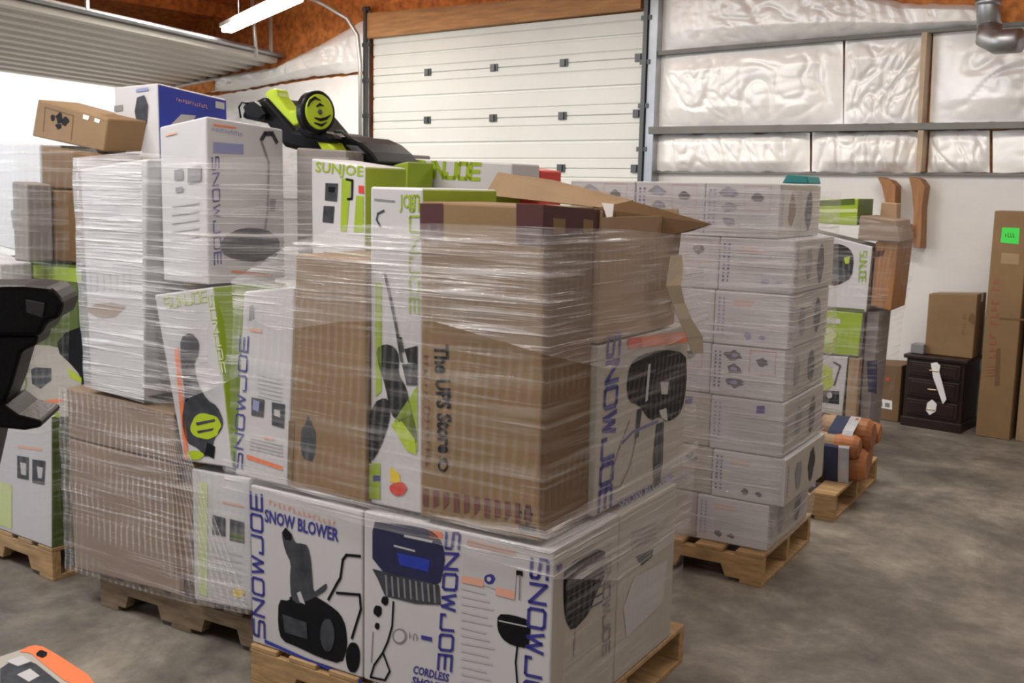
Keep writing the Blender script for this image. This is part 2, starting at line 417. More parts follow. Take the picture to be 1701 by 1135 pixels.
def film(label, fr, cols, m='film', sub_u=14, sub_v=26, amp=0.006, name='stretch_film', seed=0, flip=False):
    """cols: neighbouring columns, each the same number of (s, d, z) points from bottom to top"""
    mb = MB().m(m); mb.uv = []; rows = []; k = len(cols[0]); acc = 0; us = [0]
    for i in range(len(cols)-1):
        a = fr.w(*cols[i][0]); b = fr.w(*cols[i+1][0]); acc += max((b-a).length, (fr.w(*cols[i+1][-1])-fr.w(*cols[i][-1])).length); us.append(acc)
    grid = []
    for i in range(len(cols)-1):
        nu = max(2, int((us[i+1]-us[i])*sub_u*2)); last = i == len(cols)-2
        for j in range(nu + (1 if last else 0)):
            t = j/nu; col = []
            for v in range(k-1):
                nv = max(1, sub_v//(k-1)); lastv = v == k-2
                for q in range(nv + (1 if lastv else 0)):
                    r = q/nv
                    def P(ci, vi): return Vector(cols[ci][vi])
                    p = (P(i, v)*(1-t)+P(i+1, v)*t)*(1-r) + (P(i, v+1)*(1-t)+P(i+1, v+1)*t)*r
                    wp = fr.w(*p); u = us[i]*(1-t)+us[i+1]*t
                    nn = noise.noise(Vector((u*2.2+seed, wp.z*11, seed)))*amp + noise.noise(Vector((u*9+seed, wp.z*30, 3)))*amp*0.4
                    edge = 1 if (t > 0 or True) else 0
                    cdir = (wp - fr.w((cols[0][0][0]+cols[-1][0][0])/2, 0.5, wp.z)); cdir.z = 0
                    if cdir.length > 0.01: cdir.normalize()
                    wp = wp + cdir*nn*edge
                    col.append((wp, u))
            grid.append(col)
    nv = len(grid[0])
    for c in grid:
        for p, u in c: mb.v.append(tuple(p)); mb.uv.append((u, p.z))
    for i in range(len(grid)-1):
        for j in range(nv-1):
            mb.f.append((i*nv+j, (i+1)*nv+j, (i+1)*nv+j+1, i*nv+j+1)); mb.mi.append(mb.cur)
    o = mb.build(name, smooth=True, fix=False, origin=fr.w(*cols[0][0]))
    return tag(o, label, 'plastic wrap')

# ================================================================ THE SETTING
WY = 8.1
WF = Face((0, WY, 0), (1, 0, 0), (0, 0, 1))
def W(x, y, h=0.0): return WF.px(x, y, h)
def S(mb, name, **k): o = mb.build(name, **k); o['kind'] = 'structure'; return o
S(MB().m('concrete').box((-12.6, -7, -0.1), (6, WY+0.2, 0)), 'floor')
zt = W(1400, 287).z
# back wall: plastered block below, sheathing boards above
wb = MB(); wb.m('plaster').box((-12.5, WY, 0), (6, WY+0.2, zt)); wb.m('osb').box((-12.5, WY+0.02, zt), (6, WY+0.2, 5.6))
S(wb, 'wall_back')
S(MB().m('plaster').box((4.8, -7, 0), (5, WY, 5.6)), 'wall_right')
rw = MB().m('plaster').box((-10, -7.2, 0), (-3, -7, 5.6)).box((3.4, -7.2, 0), (5, -7, 5.6)).box((-3, -7.2, 3.4), (3.4, -7, 5.6))
S(rw, 'wall_front')
S(MB().m('osb').hexa([(-12.9, -7, 3.42), (-2, -7, 5.1), (-2, -7, 5.2), (-12.9, -7, 3.52), (-12.9, WY+.2, 3.42), (-2, WY+.2, 5.1), (-2, WY+.2, 5.2), (-12.9, WY+.2, 3.52)])
  .hexa([(-2, -7, 5.1), (5, -7, 4.1), (5, -7, 4.2), (-2, -7, 5.2), (-2, WY+.2, 5.1), (5, WY+.2, 4.1), (5, WY+.2, 4.2), (-2, WY+.2, 5.2)]), 'ceiling')
for i in range(9):                                   # purlins under the roof
    x = -12.2+i*1.25; z = 3.42+(x+12.9)*0.154
    S(MB().m('osb' if i % 3 else 'steel_dark').box((x, -7, z-0.16), (x+0.05, WY-0.02, z)), 'trim_%d' % (20+i))
# angled left wall with the dock opening, jambs and header
rd = Vector((0.35, -1, 0)).normalized()
LW = Vector((-12.35, WY, 0))
def lw(a, z, o=0.0): return LW + rd*a + Vector((-1, -0.35, 0)).normalized()*o + Vector((0, 0, z))
wl = MB().m('plaster')
for a0, a1, z0, z1 in ((0, 0.12, 0, 3.4), (5.4, 6.2, 0, 3.4), (0, 6.2, 3.1, 3.6)):
    wl.hexa([lw(a0, z0), lw(a1, z0), lw(a1, z1), lw(a0, z1), lw(a0, z0, .2), lw(a1, z0, .2), lw(a1, z1, .2), lw(a0, z1, .2)])
S(wl, 'wall_left')
S(MB().m('pale_concrete').poly([(-60, -30, -0.12), (-12.3, -30, -0.12), (-12.3, 40, -0.12), (-60, 40, -0.12)]), 'floor_outside')

# closed sectional door in the back wall: white ribbed panels, hinges, tracks
xl, xr = W(626, 150).x, W(1074, 150).x
pz = (W(716, 121).z-W(716, 278).z)/2; zb = W(716, 278).z
door = thing('door_1', (xl, WY, 0), kind='structure')
k = -4
while zb+pz*k < W(850, 42).z:
    z0 = max(0.0, zb+pz*k); z1 = min(zb+pz*(k+1), W(850, 42).z); h = z1-z0
    prof = [(0, -.035), (.01, -.05), (.16, -.05), (.18, -.038), (.2, -.05), (.47, -.05), (.49, -.034), (.52, -.034), (.54, -.05), (.8, -.05), (.82, -.038), (.84, -.05), (.985, -.05), (1, -.03), (1, 0), (0, 0)]
    MB().m('door_white').prism([(xl, WY+y, z0+h*t) for t, y in prof], (xr-xl, 0, 0)).build('door_panel', door)
    if k >= 0:
        for px in (716, 825, 940, 1064):
            c = W(px, 200).x; zz = z0
            hb = MB().m('steel_dark').box((c-.045, WY-.062, zz-.035), (c+.045, WY-.05, zz+.035)).box((c-.015, WY-.075, zz-.03), (c+.02, WY-.06, zz+.03))
            hb.build('hinge', door)
    k += 1
for nm, px, a, b in (('l', 621, 0, 0), ('r', 1082, 0, 0)):
    x = W(px, 150).x; t = thing('door_track', (x, WY-.05, 0), 'dark steel roller track up the %s edge of the white closed door' % ('left' if nm == 'l' else 'right'), 'door track')
    MB().m('steel_dark').box((x-.02, WY-.14, 0), (x+.02, WY-.10, 3.5)).build('rail', t)
    MB().m('steel').box((x+.03, WY-.12, 0), (x+.11, WY-.01, 4.2)).build('angle_iron', t) if nm == 'r' else MB().m('steel').box((x-.045, WY-.05, 0), (x-.02, WY-.01, 3.5)).build('angle_iron', t)
    for i in range(9):
        MB().m('steel_dark').box((x-.05, WY-.13, .5+i*.37), (x+.05, WY-.1, .54+i*.37)).build('bracket', t)
S(MB().m('pine').prism([W(620, 25, .12), W(1078, -14, .12), W(1076, 17, .12), W(622, 66, .12)], (0, .10, 0)), 'trim_1')
S(MB().m('trim_grey').prism([W(1098, 87, .10), W(2300, -9, .10), W(2300, -4, .10), W(1098, 94, .10)], (0, .09, 0)), 'trim_2')
S(MB().m('trim_grey').prism([W(1090, 212, .13), W(2300, 196, .13), W(2300, 205, .13), W(1090, 224, .13)], (0, .12, 0)), 'trim_3')
S(MB().m('stud_wood').prism([W(1541, 58, .13), W(1550, 57, .13), W(1541, 206, .13), W(1534, 206, .13)], (0, .12, 0)), 'trim_4')
S(MB().m('stud_wood').prism([W(1535, 218, .13), W(1544, 218, .13), W(1539, 286, .13), W(1531, 286, .13)], (0, .12, 0)), 'trim_5')
S(MB().m('trim_grey').prism([W(1088, 283, .03), W(2300, 293, .03), W(2300, 297, .03), W(1088, 288, .03)], (0, .03, 0)), 'trim_6')

def foil(label, top, bot, depth=0.09, seed=0, nu=110, nv=54, rough=1.0, name='insulation_blanket'):
    def along(pl, t):
        L = [0]
        for a, b in zip(pl, pl[1:]): L.append(L[-1]+math.hypot(b[0]-a[0], b[1]-a[1]))
        d = t*L[-1]
        for i in range(len(pl)-1):
            if d <= L[i+1] or i == len(pl)-2:
                q = (d-L[i])/(L[i+1]-L[i]); return pl[i][0]*(1-q)+pl[i+1][0]*q, pl[i][1]*(1-q)+pl[i+1][1]*q
    T = [W(*along(top, i/nu)) for i in range(nu+1)]; B = [W(*along(bot, i/nu)) for i in range(nu+1)]
    mb = MB().m('foil')
    for i in range(nu+1):
        for j in range(nv+1):
            u, v = i/nu, j/nv; p = T[i]*(1-v)+B[i]*v
            e = min(1, 5*min(u, 1-u))*min(1, 4*min(v, 1-v)); e = e**0.5
            q = Vector((p.x*1.5+seed, p.z*1.5, seed*1.7))
            warp = noise.noise_vector(q*0.9)*1.1
            an = Vector((q.x*1.9+q.y*.8*math.sin(seed), q.y*1.1, q.z))
            c1 = max(0, 1-abs(noise.noise(an*1.2+warp))*7); c2 = max(0, 1-abs(noise.noise(an*2.6+warp*1.7+Vector((9, 0, 0))))*5); c3 = max(0, 1-abs(noise.noise(q*6+warp*2))*4)
            d = depth*(0.6+0.4*e) + e*rough*(0.05*noise.noise(q*1.1) - 0.030*c1**1.5 - 0.020*c2**1.5 - 0.007*c3)
            d = max(0.03, d*e + 0.02)
            dz = (1-e)*0.012*noise.noise(q*8)
            mb.v.append((p.x, p.y-d, p.z+dz))
    for i in range(nu):
        for j in range(nv):
            a = i*(nv+1)+j; mb.f.append((a, a+nv+1, a+nv+2, a+1)); mb.mi.append(0)
    o = mb.build(name, smooth=True, origin=tuple(B[nu//2]))
    return tag(o, label, 'insulation')
foil('long silver foil insulation drape along the top of wall, right of the door', [(1100, -45), (1400, -30), (1500, 6), (1650, 12)], [(1100, 88), (1668, 42)], seed=1, depth=.12)
foil('largest silver foil insulation panel between the two grey rails', [(1102, 92), (1403, 68)], [(1092, 212), (1403, 207)], seed=2.3, rough=.8)
foil('narrow foil insulation panel just left of the upper wooden stud', [(1407, 66), (1541, 57)], [(1404, 207), (1535, 205)], seed=4.1, rough=1.2)
foil('crinkled foil insulation panel right of the upper wooden stud behind the duct', [(1553, 55), (2300, 4)], [(1546, 205), (2300, 196)], seed=5.7, rough=1.6)
foil('low foil insulation panel beside the door track under the lower rail', [(1092, 224), (1348, 220)], [(1090, 284), (1348, 286)], seed=7.2, nv=20, rough=.8)
foil('low foil insulation panel left of the lower wooden stud', [(1352, 220), (1534, 219)], [(1351, 286), (1531, 287)], seed=9.2, nv=20, rough=1.4)
foil('short foil insulation panel right of the lower wooden stud', [(1547, 218), (1646, 217)], [(1543, 287), (1646, 287)], seed=11, nv=20, nu=40)
foil('rightmost low foil insulation panel at the edge of the wall', [(1651, 217), (2300, 208)], [(1651, 287), (2300, 293)], seed=12, nv=20, nu=40)
foil('bright foil insulation drape following the roof slope left of the door', [(285, 141), (465, 112), (560, 62), (616, 30)], [(300, 158), (400, 150), (520, 128), (616, 118)], seed=14, depth=.12)
foil('foil insulation panel behind the green mower left of the white door', [(345, 162), (520, 133), (616, 123)], [(330, 330), (616, 330)], seed=16, rough=.8)

# open sectional door of the left wall, raised under the roof
P1 = W(472, 96, .05); P2 = W(290, 139, .05); ax = (P2-P1); ax = ax/abs(ax.x)
d2 = thing('door_2', P1, kind='structure')
ND = 6; pw = 0.46
for i in range(ND):
    prof = []
    for r in range(2):
        for t, y in ((.08, 0), (.13, -.05), (.35, -.05), (.40, 0)): prof.append((r/2+t, y))
    a = i*pw
    pr = [(a+0.012+t*(pw-0.012), y) for t, y in prof] + [(a+pw, 0.045), (a+.012, 0.045)]
    MB().m('door_raised').prism([P1 + ax*t + Vector((0, 0, y)) for t, y in pr], rd*7.5).build('door_panel', d2)
    for t in (0.0, 0.5):
        MB().m('door_shade').prism([P1 + ax*(a+pw*t-.045) + Vector((0, 0, -.004)), P1 + ax*(a+pw*t+.045) + Vector((0, 0, -.004)), P1 + ax*(a+pw*t+.045) + Vector((0, 0, .002)), P1 + ax*(a+pw*t-.045) + Vector((0, 0, .002))], rd*7.5).build('groove_shade', d2)  # flat dark strips, rib shade put into their colour
q = P1 + Vector((.05, 0, .02)); t = thing('door_track', q, 'pale steel overhead track carrying the raised dock door', 'door track')
MB().m('steel').tube([q, q+rd*7.6], .028, 8).build('rail', t)
for a in (.3, 3.2): MB().m('conduit').box((q.x+rd.x*a, q.y+rd.y*a, q.z), (q.x+rd.x*a+.03, q.y+rd.y*a+.03, q.z+.5)).build('hanger', t)

# lamps, conduit, duct
def tube_light(p, q, label):
    p, q = Vector(p), Vector(q); ctr = (p+q)/2; t = thing('ceiling_light', ctr, label, 'ceiling light')
    d = (q-p).normalized(); s_ = d.cross(Vector((0, 0, 1))).normalized()
    def bx(wd, z0, z1, e): a, b = p-d*e, q+d*e; return [a-s_*wd+Vector((0, 0, z0)), b-s_*wd+Vector((0, 0, z0)), b-s_*wd+Vector((0, 0, z1)), a-s_*wd+Vector((0, 0, z1)),
                                       a+s_*wd+Vector((0, 0, z0)), b+s_*wd+Vector((0, 0, z0)), b+s_*wd+Vector((0, 0, z1)), a+s_*wd+Vector((0, 0, z1))]
    MB().m('door_white').hexa(bx(.075, .02, .06, .02)).build('housing', t)
    MB().m('tube').hexa(bx(.06, -.03, .02, 0)).build('diffuser', t, bevel=.015)
    for f_ in (.2, .8):
        c = p+(q-p)*f_; MB().m('steel').tube([c+Vector((0, 0, .06)), c+Vector((0, 0, .6))], .004, 6).build('hanger', t)
S(MB().m('osb').prism([W(288, 153, .16), W(372, 136, .16), W(372, 152, .16), W(296, 172, .16)], (0, .03, 0)), 'trim_7')
tube_light((-9.48, 6.9, 3.2), (-7.33, 6.05, 3.2), 'glowing white tube light hanging under the orange roof')
cn = MB().m('conduit').tube([W(520, -14, .5), W(585, 16, .4), W(606, 36, .25), W(617, 62, .2), W(619, 110, .18), W(619, 300, .18)], .022, 8)
tag(cn.build('conduit_pipe', smooth=True, origin=tuple(W(619, 300, .18))), 'grey conduit bending from the roof down beside the white door', 'pipe')
cn = MB().m('conduit').tube([W(489, -10, .6), W(494, 60, .6), W(497, 104, .6)], .022, 8)
tag(cn.build('hanging_rod', smooth=True, origin=tuple(W(497, 104, .6))), 'short pale rod hanging from the roof near the tube light', 'rod')
t = thing('metal_duct', W(1668, 60, .4), 'shiny round metal duct coming down at the top right', 'duct')
p0, p1, p2 = W(1662, -60, .45), W(1672, 20, .45), W(1674, 72, .45)
MB().m('steel').tube([p0, p1, p2], .075, 20).build('pipe', t, smooth=True)
MB().m('steel').tube([p2+Vector((0, 0, .06)), p2+Vector((.0, -.02, -.02)), p2+Vector((.07, -.06, -.055)), p2+Vector((.22, -.1, -.06))], [.08, .082, .08, .078], 20).build('elbow', t, smooth=True)
MB().m('steel').tube([p1-Vector((0, 0, .02)), p1+Vector((0, 0, .02))], .082, 20).build('collar', t, smooth=True)
# ================================================================ FRONT STACK (nearest pallet)
F = Frame(-2.74, 2.055, 7.5)
def mbn(m): return MB().m(m)
def P_(face): return lambda a, b: face.m(a, b)
pallet('light wooden pallet under the nearest stack with the snow blower carton', F, -0.0, 1.13, -0.01, .96)

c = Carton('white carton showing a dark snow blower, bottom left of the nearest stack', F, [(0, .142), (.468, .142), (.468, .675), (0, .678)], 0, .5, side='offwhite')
f = c.front
t = mbn('blue_ink'); techno(t, 'SNOWJOE', f.px(440, 1060), f.px(435, 822), f.px(422, 1054)); c.part('brand_lettering', t)
t = mbn('blue_ink'); lettering(t, 'SNOW BLOWER', f.px(440, 866), f.px(563, 900), f.px(440, 845), .03); c.part('title_lettering', t)
t = mbn('orange_pale'); marks(t, f.px(447, 838), f.px(562, 876), f.px(447, 830), 14, 5); c.part('subtitle_lettering', t)
t = mbn('black_ink'); t.poly(pxs(f, [(463, 996), (481, 998), (482, 990), (510, 985), (527, 992), (548, 1005), (566, 1020), (575, 1040), (578, 1075), (568, 1104), (530, 1092), (497, 1076), (468, 1064), (462, 1040)]))
t.m('slate').poly(pxs(f, [(468, 886), (474, 877), (484, 885), (491, 902), (502, 903), (512, 906), (517, 930), (519, 955), (521, 985), (534, 975), (544, 968), (543, 980), (528, 990), (512, 998), (496, 1004), (484, 994), (482, 960), (484, 935), (474, 915)], .002))
t.m('black_ink').poly(pxs(f, [(469, 885), (475, 876), (486, 888), (484, 898), (474, 896)], .0025))
for a, b in (((546, 996), (560, 970)), ((560, 970), (566, 960)), ((566, 960), (570, 930)), ((570, 930), (576, 922)), ((576, 922), (599, 924)), ((560, 985), (598, 988)), ((598, 988), (600, 1012)), ((600, 1012), (585, 1060))):
    ribbon(t.m('black_ink'), pxs(f, [a, b], .002), .009, f.n)
t.m('grey_pale').poly(pxs(f, [(494, 985), (500, 982), (508, 1004), (499, 1000)], .003))
blob(t.m('black_ink'), lambda a, b: f.px(a, b, .002), 587, 1092, 12, 26, 16, 3, .05)
t.m('slate').poly(pxs(f, [(470, 1020), (510, 1034), (512, 1062), (474, 1050)], .003)); blob(t, lambda a, b: f.px(a, b, .003), 545, 1055, 12, 28, 16, 4, .05)
c.part('product_picture', t)
t = mbn('blue').poly(pxs(f, [(440, 1062), (520, 1098), (602, 1130), (602, 1137), (440, 1068)])); c.part('blue_stripe', t)

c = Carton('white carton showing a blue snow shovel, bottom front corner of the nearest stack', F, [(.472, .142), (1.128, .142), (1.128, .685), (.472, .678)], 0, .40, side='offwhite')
f = c.front
t = mbn('blue_ink'); techno(t, 'SNOWJOE', f.px(742, 885), f.px(728, 1112), f.px(764, 886)); techno(t, 'SNOWJOE', f.px(884, 928), f.px(868, 1200), f.px(911, 932)); c.part('brand_lettering', t)
t = mbn('navy').poly(pxs(f, [(619, 865), (640, 868), (700, 876), (722, 884), (737, 905), (740, 935), (730, 975), (700, 966), (619, 945)]))
t.m('slate').poly(pxs(f, [(619, 945), (730, 972), (733, 1005), (690, 1003), (640, 990), (628, 962)], .0018))
for k_ in range(9): t.m('grey_ink').poly(pxs(f, [(640+k_*10, 955+k_*2), (643+k_*10, 956+k_*2), (645+k_*10, 990+k_*1.5), (642+k_*10, 989+k_*1.5)], .002))
t.m('grey_pale').poly(pxs(f, [(655, 905), (690, 914), (690, 917), (655, 908)], .002)); t.poly(pxs(f, [(672, 888), (720, 898), (718, 902), (672, 892)], .002)); t.m('blue').poly(pxs(f, [(660, 918), (715, 930), (712, 950), (664, 938)], .002))
ribbon(t.m('black_ink'), pxs(f, [(654, 1000), (652, 1040), (645, 1065), (636, 1085), (622, 1105), (616, 1125), (640, 1130), (648, 1115), (637, 1085)], .002), .007, f.n)
c.part('product_picture', t)
t = mbn('black_ink')
for q in ((628, 1015, 7, 10), (640, 998, 6, 8), (627, 1040, 4, 6)): blob(t, lambda a, b: f.px(a, b), *q, 12, 1, .15)
ribbon(t.m('grey_ink'), pxs(f, [(620, 1050), (617, 1100)]), .004, f.n)
blob(t.m('grey_ink'), lambda a, b: f.px(a, b), 664, 1057, 12, 13, 20, 1, 0); blob(t.m('white'), lambda a, b: f.px(a, b, .002), 664, 1057, 9, 10, 20, 1, 0)
t.m('grey_ink'); marks(t, f.px(680, 1062), f.px(698, 1067), f.px(680, 1050), 3); t.m('blue_ink').poly(pxs(f, [(700, 1055), (718, 1059), (718, 1066), (700, 1062)]))
c.part('feature_icon', t)
t = mbn('blue_ink'); lettering(t, 'CORDLESS', f.px(686, 1118), f.px(745, 1133), f.px(688, 1105), .03); lettering(t, 'SHOVEL', f.px(684, 1136), f.px(740, 1150), f.px(686, 1123), .03); c.part('title_lettering', t)
t = mbn('orange').poly(pxs(f, [(712, 880), (735, 884), (735, 896), (714, 894)])); c.part('orange_mark', t)
t = mbn('grey_pale').poly(pxs(f, [(770, 925), (858, 948), (856, 990), (768, 960)])); t.m('orange_pale').poly(pxs(f, [(768, 956), (805, 963), (803, 975), (766, 967)], .002)); t.poly(pxs(f, [(825, 975), (856, 982), (855, 996), (823, 988)], .002))
t.m('blue_ink'); blob(t, lambda a, b: f.px(a, b, .002), 814, 962, 9, 9, 14, 2, .1); t.m('white'); blob(t, lambda a, b: f.px(a, b, .0025), 813, 962, 3.5, 4, 12, 2, .1)
t.m('black_ink').poly(pxs(f, [(858, 947), (869, 949), (869, 957), (858, 955)], .002)); ribbon(t.m('grey_ink'), pxs(f, [(864, 955), (863, 996)], .002), .004, f.n)
t.m('orange_pale'); smallprint(t, lambda a, b: f.px(a, b+(a-768)*.23), 775, 905, 858, 893, 2); t.m('grey_pale')
for k_ in range(13): y = 975+k_*13; t.poly(pxs(f, [(766, y), (806+(k_*7 % 17), y+10), (806+(k_*7 % 17), y+13), (766, y+3)]))
c.part('printed_text', t)
t = mbn('black_ink').poly(pxs(f, [(827, 1020), (850, 1021), (880, 1030), (882, 1050), (878, 1078), (850, 1072), (835, 1062), (826, 1045)])); ribbon(t, pxs(f, [(860, 1072), (857, 1100), (860, 1140)], .002), .006, f.n); t.m('grey_pale').poly(pxs(f, [(829, 1030), (876, 1040), (876, 1042), (829, 1032)], .002)); c.part('small_picture', t)
f = c.right
t = mbn('black_ink').poly(pxs(f, [(937, 940), (1004, 905), (1006, 955), (990, 985), (978, 1020), (950, 1050), (938, 1030), (935, 985)])); t.m('slate')
for k_ in range(6): t.poly(pxs(f, [(942, 965+k_*13), (1000, 932+k_*13), (1000, 935+k_*13), (942, 968+k_*13)], .002))
ribbon(t.m('grey_ink'), pxs(f, [(955, 1050), (952, 1090)], .002), .006, f.n); c.part('side_picture', t, 'dark faded picture on the right side')
t = mbn('blue_ink').poly(pxs(f, [(924, 940), (933, 936), (933, 946), (926, 952)])); t.m('offwhite'); c.part('side_mark', t)

c = Carton('faded white carton behind the corner one, bottom right of the nearest stack', F, [(.60, .142), (1.128, .142), (1.128, .68), (.60, .68)], .405, .84, body='offwhite')
f = c.right; t = mbn('grey_ink')
for k_ in range(4): t.poly(pxs(f, [(1048, 885+k_*8), (1090, 868+k_*8), (1090, 871+k_*8), (1048, 888+k_*8)]))
t.m('black_ink').poly(pxs(f, [(1055, 925), (1085, 912), (1083, 925), (1065, 940)])); t.m('grey_pale').poly(pxs(f, [(1052, 960), (1108, 930), (1100, 1000), (1040, 1060), (1035, 1010)])); c.part('side_picture', t)
t = mbn('grey_ink'); techno(t, 'SNOWJOE', f.px(1003, 930), f.px(1001, 1090), f.px(1014, 925)); c.part('side_lettering', t)

# upper tier
c = Carton('white carton with blue vertical lettering, left end of the upper tier of the nearest stack', F, [(-.068, .70), (.163, .70), (.20, 1.335), (-.016, 1.305)], 0, .30)
f = c.front; t = mbn('blue_ink'); techno(t, 'SNOWJOE', f.px(402, 778), f.px(413, 560), f.px(389, 775)); c.part('brand_lettering', t)
t = mbn('orange').poly(pxs(f, [(410, 755), (470, 775), (470, 782), (410, 762)])); t.m('orange_pale').poly(pxs(f, [(438, 725), (455, 728), (455, 732), (438, 729)])); t.poly(pxs(f, [(415, 545), (435, 548), (435, 553), (415, 550)]))
t.m('grey_pale')
for k_ in range(4): t.poly(pxs(f, [(415, 725+k_*6), (470, 738+k_*6), (470, 741+k_*6), (415, 728+k_*6)]))
for k_ in range(6): t.poly(pxs(f, [(428, 620+k_*7), (468, 629+k_*7), (468, 632+k_*7), (428, 623+k_*7)]))
t.m('grey_ink').poly(pxs(f, [(415, 508), (422, 506), (422, 530), (414, 532)])); c.part('printed_text', t)
t = mbn('slate').poly(pxs(f, [(418, 660), (440, 664), (438, 694), (418, 690)])); t.m('blue_pale').poly(pxs(f, [(421, 664), (432, 667), (430, 684), (420, 680)], .002)); t.m('slate').poly(pxs(f, [(452, 668), (474, 672), (472, 712), (452, 706)])); t.m('grey_pale').poly(pxs(f, [(456, 680), (466, 682), (466, 694), (456, 690)], .002)); c.part('small_picture', t)

c = Carton('plain brown carton between the white and the green ones, upper tier of the nearest stack', F, [(.168, .70), (.480, .70), (.480, 1.425), (.206, 1.435)], 0, .30, body='card', tape='tape')
t = mbn('slate'); blob(t, lambda a, b: c.front.px(a, b), 512, 730, 12, 34, 12, 5, .3); t.m('card_dark').poly(pxs(c.front, [(480, 700), (490, 700), (486, 800), (478, 800)])); c.part('dark_mark', t)  # dark blob and a darker strip down the left edge

c = Carton('tall narrow white and green carton with a grass trimmer picture in the nearest stack', F, [(.485, .70), (.676, .70), (.670, 1.64), (.482, 1.642)], .015, .40, side='green')
f = c.front
t = mbn('green').poly(pxs(f, [(624, 470), (634, 470), (634, 650), (624, 660)])).poly(pxs(f, [(610, 770), (632, 770), (632, 830), (610, 828)])).poly(pxs(f, [(655, 700), (694, 640), (694, 750), (670, 730)])); c.part('green_panel', t)
t = mbn('black_ink').poly(pxs(f, [(624, 580), (640, 571), (656, 576), (664, 592), (662, 620), (676, 645), (684, 680), (694, 720), (692, 738), (680, 734), (664, 700), (650, 690), (640, 640), (630, 610)]))
t.poly(pxs(f, [(604, 720), (622, 668), (640, 660), (650, 670), (648, 700), (632, 745), (618, 768), (604, 762)])); t.poly(pxs(f, [(672, 580), (694, 574), (694, 604), (678, 602)])); t.m('slate').poly(pxs(f, [(668, 605), (694, 604), (694, 640), (676, 640)], .0018))
ribbon(t.m('slate'), pxs(f, [(640, 455), (650, 500), (658, 540), (668, 600)], .002), .010, f.n); t.m('black_ink').poly(pxs(f, [(660, 560), (668, 560), (672, 585), (664, 585)], .002))
t.m('lime').poly(pxs(f, [(650, 705), (668, 700), (690, 730), (692, 756), (676, 748)], .0022)); c.part('product_picture', t)
t = mbn('yellow').poly(pxs(f, [(649, 775), (664, 788), (666, 806), (648, 800)])); t.m('red'); blob(t, lambda a, b: f.px(a, b, .002), 662, 812, 14, 12, 14, 2, .1); c.part('yellow_badge', t, 'yellow and red offer badge')
t = mbn('green'); techno(t, 'SUNJOE', f.px(681, 325), f.px(681, 520), f.px(696, 325)); lettering(t, 'JOE', f.px(664, 345), f.px(690, 346), f.px(664, 322), .02); c.part('brand_lettering', t)
t = mbn('grey_ink').poly(pxs(f, [(622, 330), (656, 333), (656, 336), (622, 333)])); ribbon(t.m('slate'), pxs(f, [(632, 376), (626, 365), (628, 355), (638, 350)]), .006, f.n); t.m('blue_ink').poly(pxs(f, [(620, 790), (632, 790), (632, 800), (620, 800)])); c.part('printed_text', t)

c = Carton('tall brown shipping store carton with vertical black lettering in the nearest stack', F, [(.683, .70), (1.082, .70), (1.072, 1.60), (.674, 1.605)], 0, .28, body='card', side='card_dark')  # right side in darker card, its shade put into the colour
f = c.front
t = mbn('black_ink'); lettering(t, 'The UPS Store', f.px(722, 572), f.px(729, 752), f.px(746, 573), .035)
marks(t, f.px(728, 758), f.px(729, 766), f.px(734, 758), 3); c.part('store_lettering', t)
t = mbn('black_ink'); blob(t, lambda a, b: f.px(a, b), 737, 772, 9, 13, 8, 4, .15); t.m('card'); blob(t, lambda a, b: f.px(a, b, .002), 737, 774, 5, 6, 8, 2, .1); c.part('shield_logo', t)
t = mbn('maroon_ink'); marks(t, f.px(704, 590), f.px(707, 780), f.px(712, 590), 16); c.part('side_lettering', t)
t = mbn('maroon_ink')
for k_ in range(11):
    x = 703+k_*17; t.poly(pxs(f, [(x, 812+k_*2.6), (x+9, 813+k_*2.6), (x+9, 842+k_*3.2-(k_ % 3)*6), (x, 840+k_*3.2)]))
t.m('black_ink'); marks(t, f.px(862, 862), f.px(890, 868), f.px(862, 838), 3); t.poly(pxs(f, [(862, 870), (890, 876), (890, 890), (862, 884)])); c.part('care_symbol', t)
t = mbn('maroon').poly(pxs(f, [(698, 338), (736, 338), (736, 398), (698, 398)])).poly(pxs(f, [(858, 338), (905, 340), (903, 410), (858, 405)])); t.m('maroon')
f = c.right; t.poly(pxs(f, [(902, 340), (1004, 350), (1004, 384), (900, 392)])); t.m('card')
t.poly(pxs(f, [(918, 362), (938, 364), (938, 388), (918, 388)], .002)).poly(pxs(f, [(968, 364), (984, 366), (984, 386), (968, 386)], .002)); c.part('maroon_band', t, 'dark maroon printed band round the top')

c = Carton('white carton with a black machine picture, right end of the nearest upper tier', F, [(.70, .70), (1.10, .70), (1.10, 1.205), (.70, 1.205)], .285, .95, body='offwhite')
f = c.right
t = mbn('blue_ink'); techno(t, 'SNOWJOE', f.px(1010, 560), f.px(994, 850), f.px(1030, 556)); c.part('brand_lettering', t)
t = mbn('orange').poly(pxs(f, [(1042, 562), (1160, 548), (1160, 566), (1042, 580)])); t.m('red').poly(pxs(f, [(1042, 562), (1066, 559), (1066, 577), (1042, 580)], .002)); c.part('orange_band', t)
t = mbn('black_ink').poly(pxs(f, [(1046, 605), (1062, 590), (1100, 580), (1138, 586), (1141, 620), (1137, 665), (1128, 690), (1108, 702), (1095, 692), (1080, 700), (1060, 672), (1044, 668), (1040, 640)]))
t.m('grey_pale').poly(pxs(f, [(1076, 606), (1080, 604), (1075, 665), (1071, 668)], .002)).poly(pxs(f, [(1096, 635), (1110, 634), (1108, 655), (1098, 655)], .002)).poly(pxs(f, [(1094, 682), (1106, 678), (1108, 700), (1098, 694)], .002))
t.m('slate').poly(pxs(f, [(1058, 680), (1066, 678), (1060, 725), (1054, 730)], .002)).poly(pxs(f, [(1090, 705), (1102, 700), (1100, 770), (1094, 806), (1086, 806), (1084, 760)], .002))
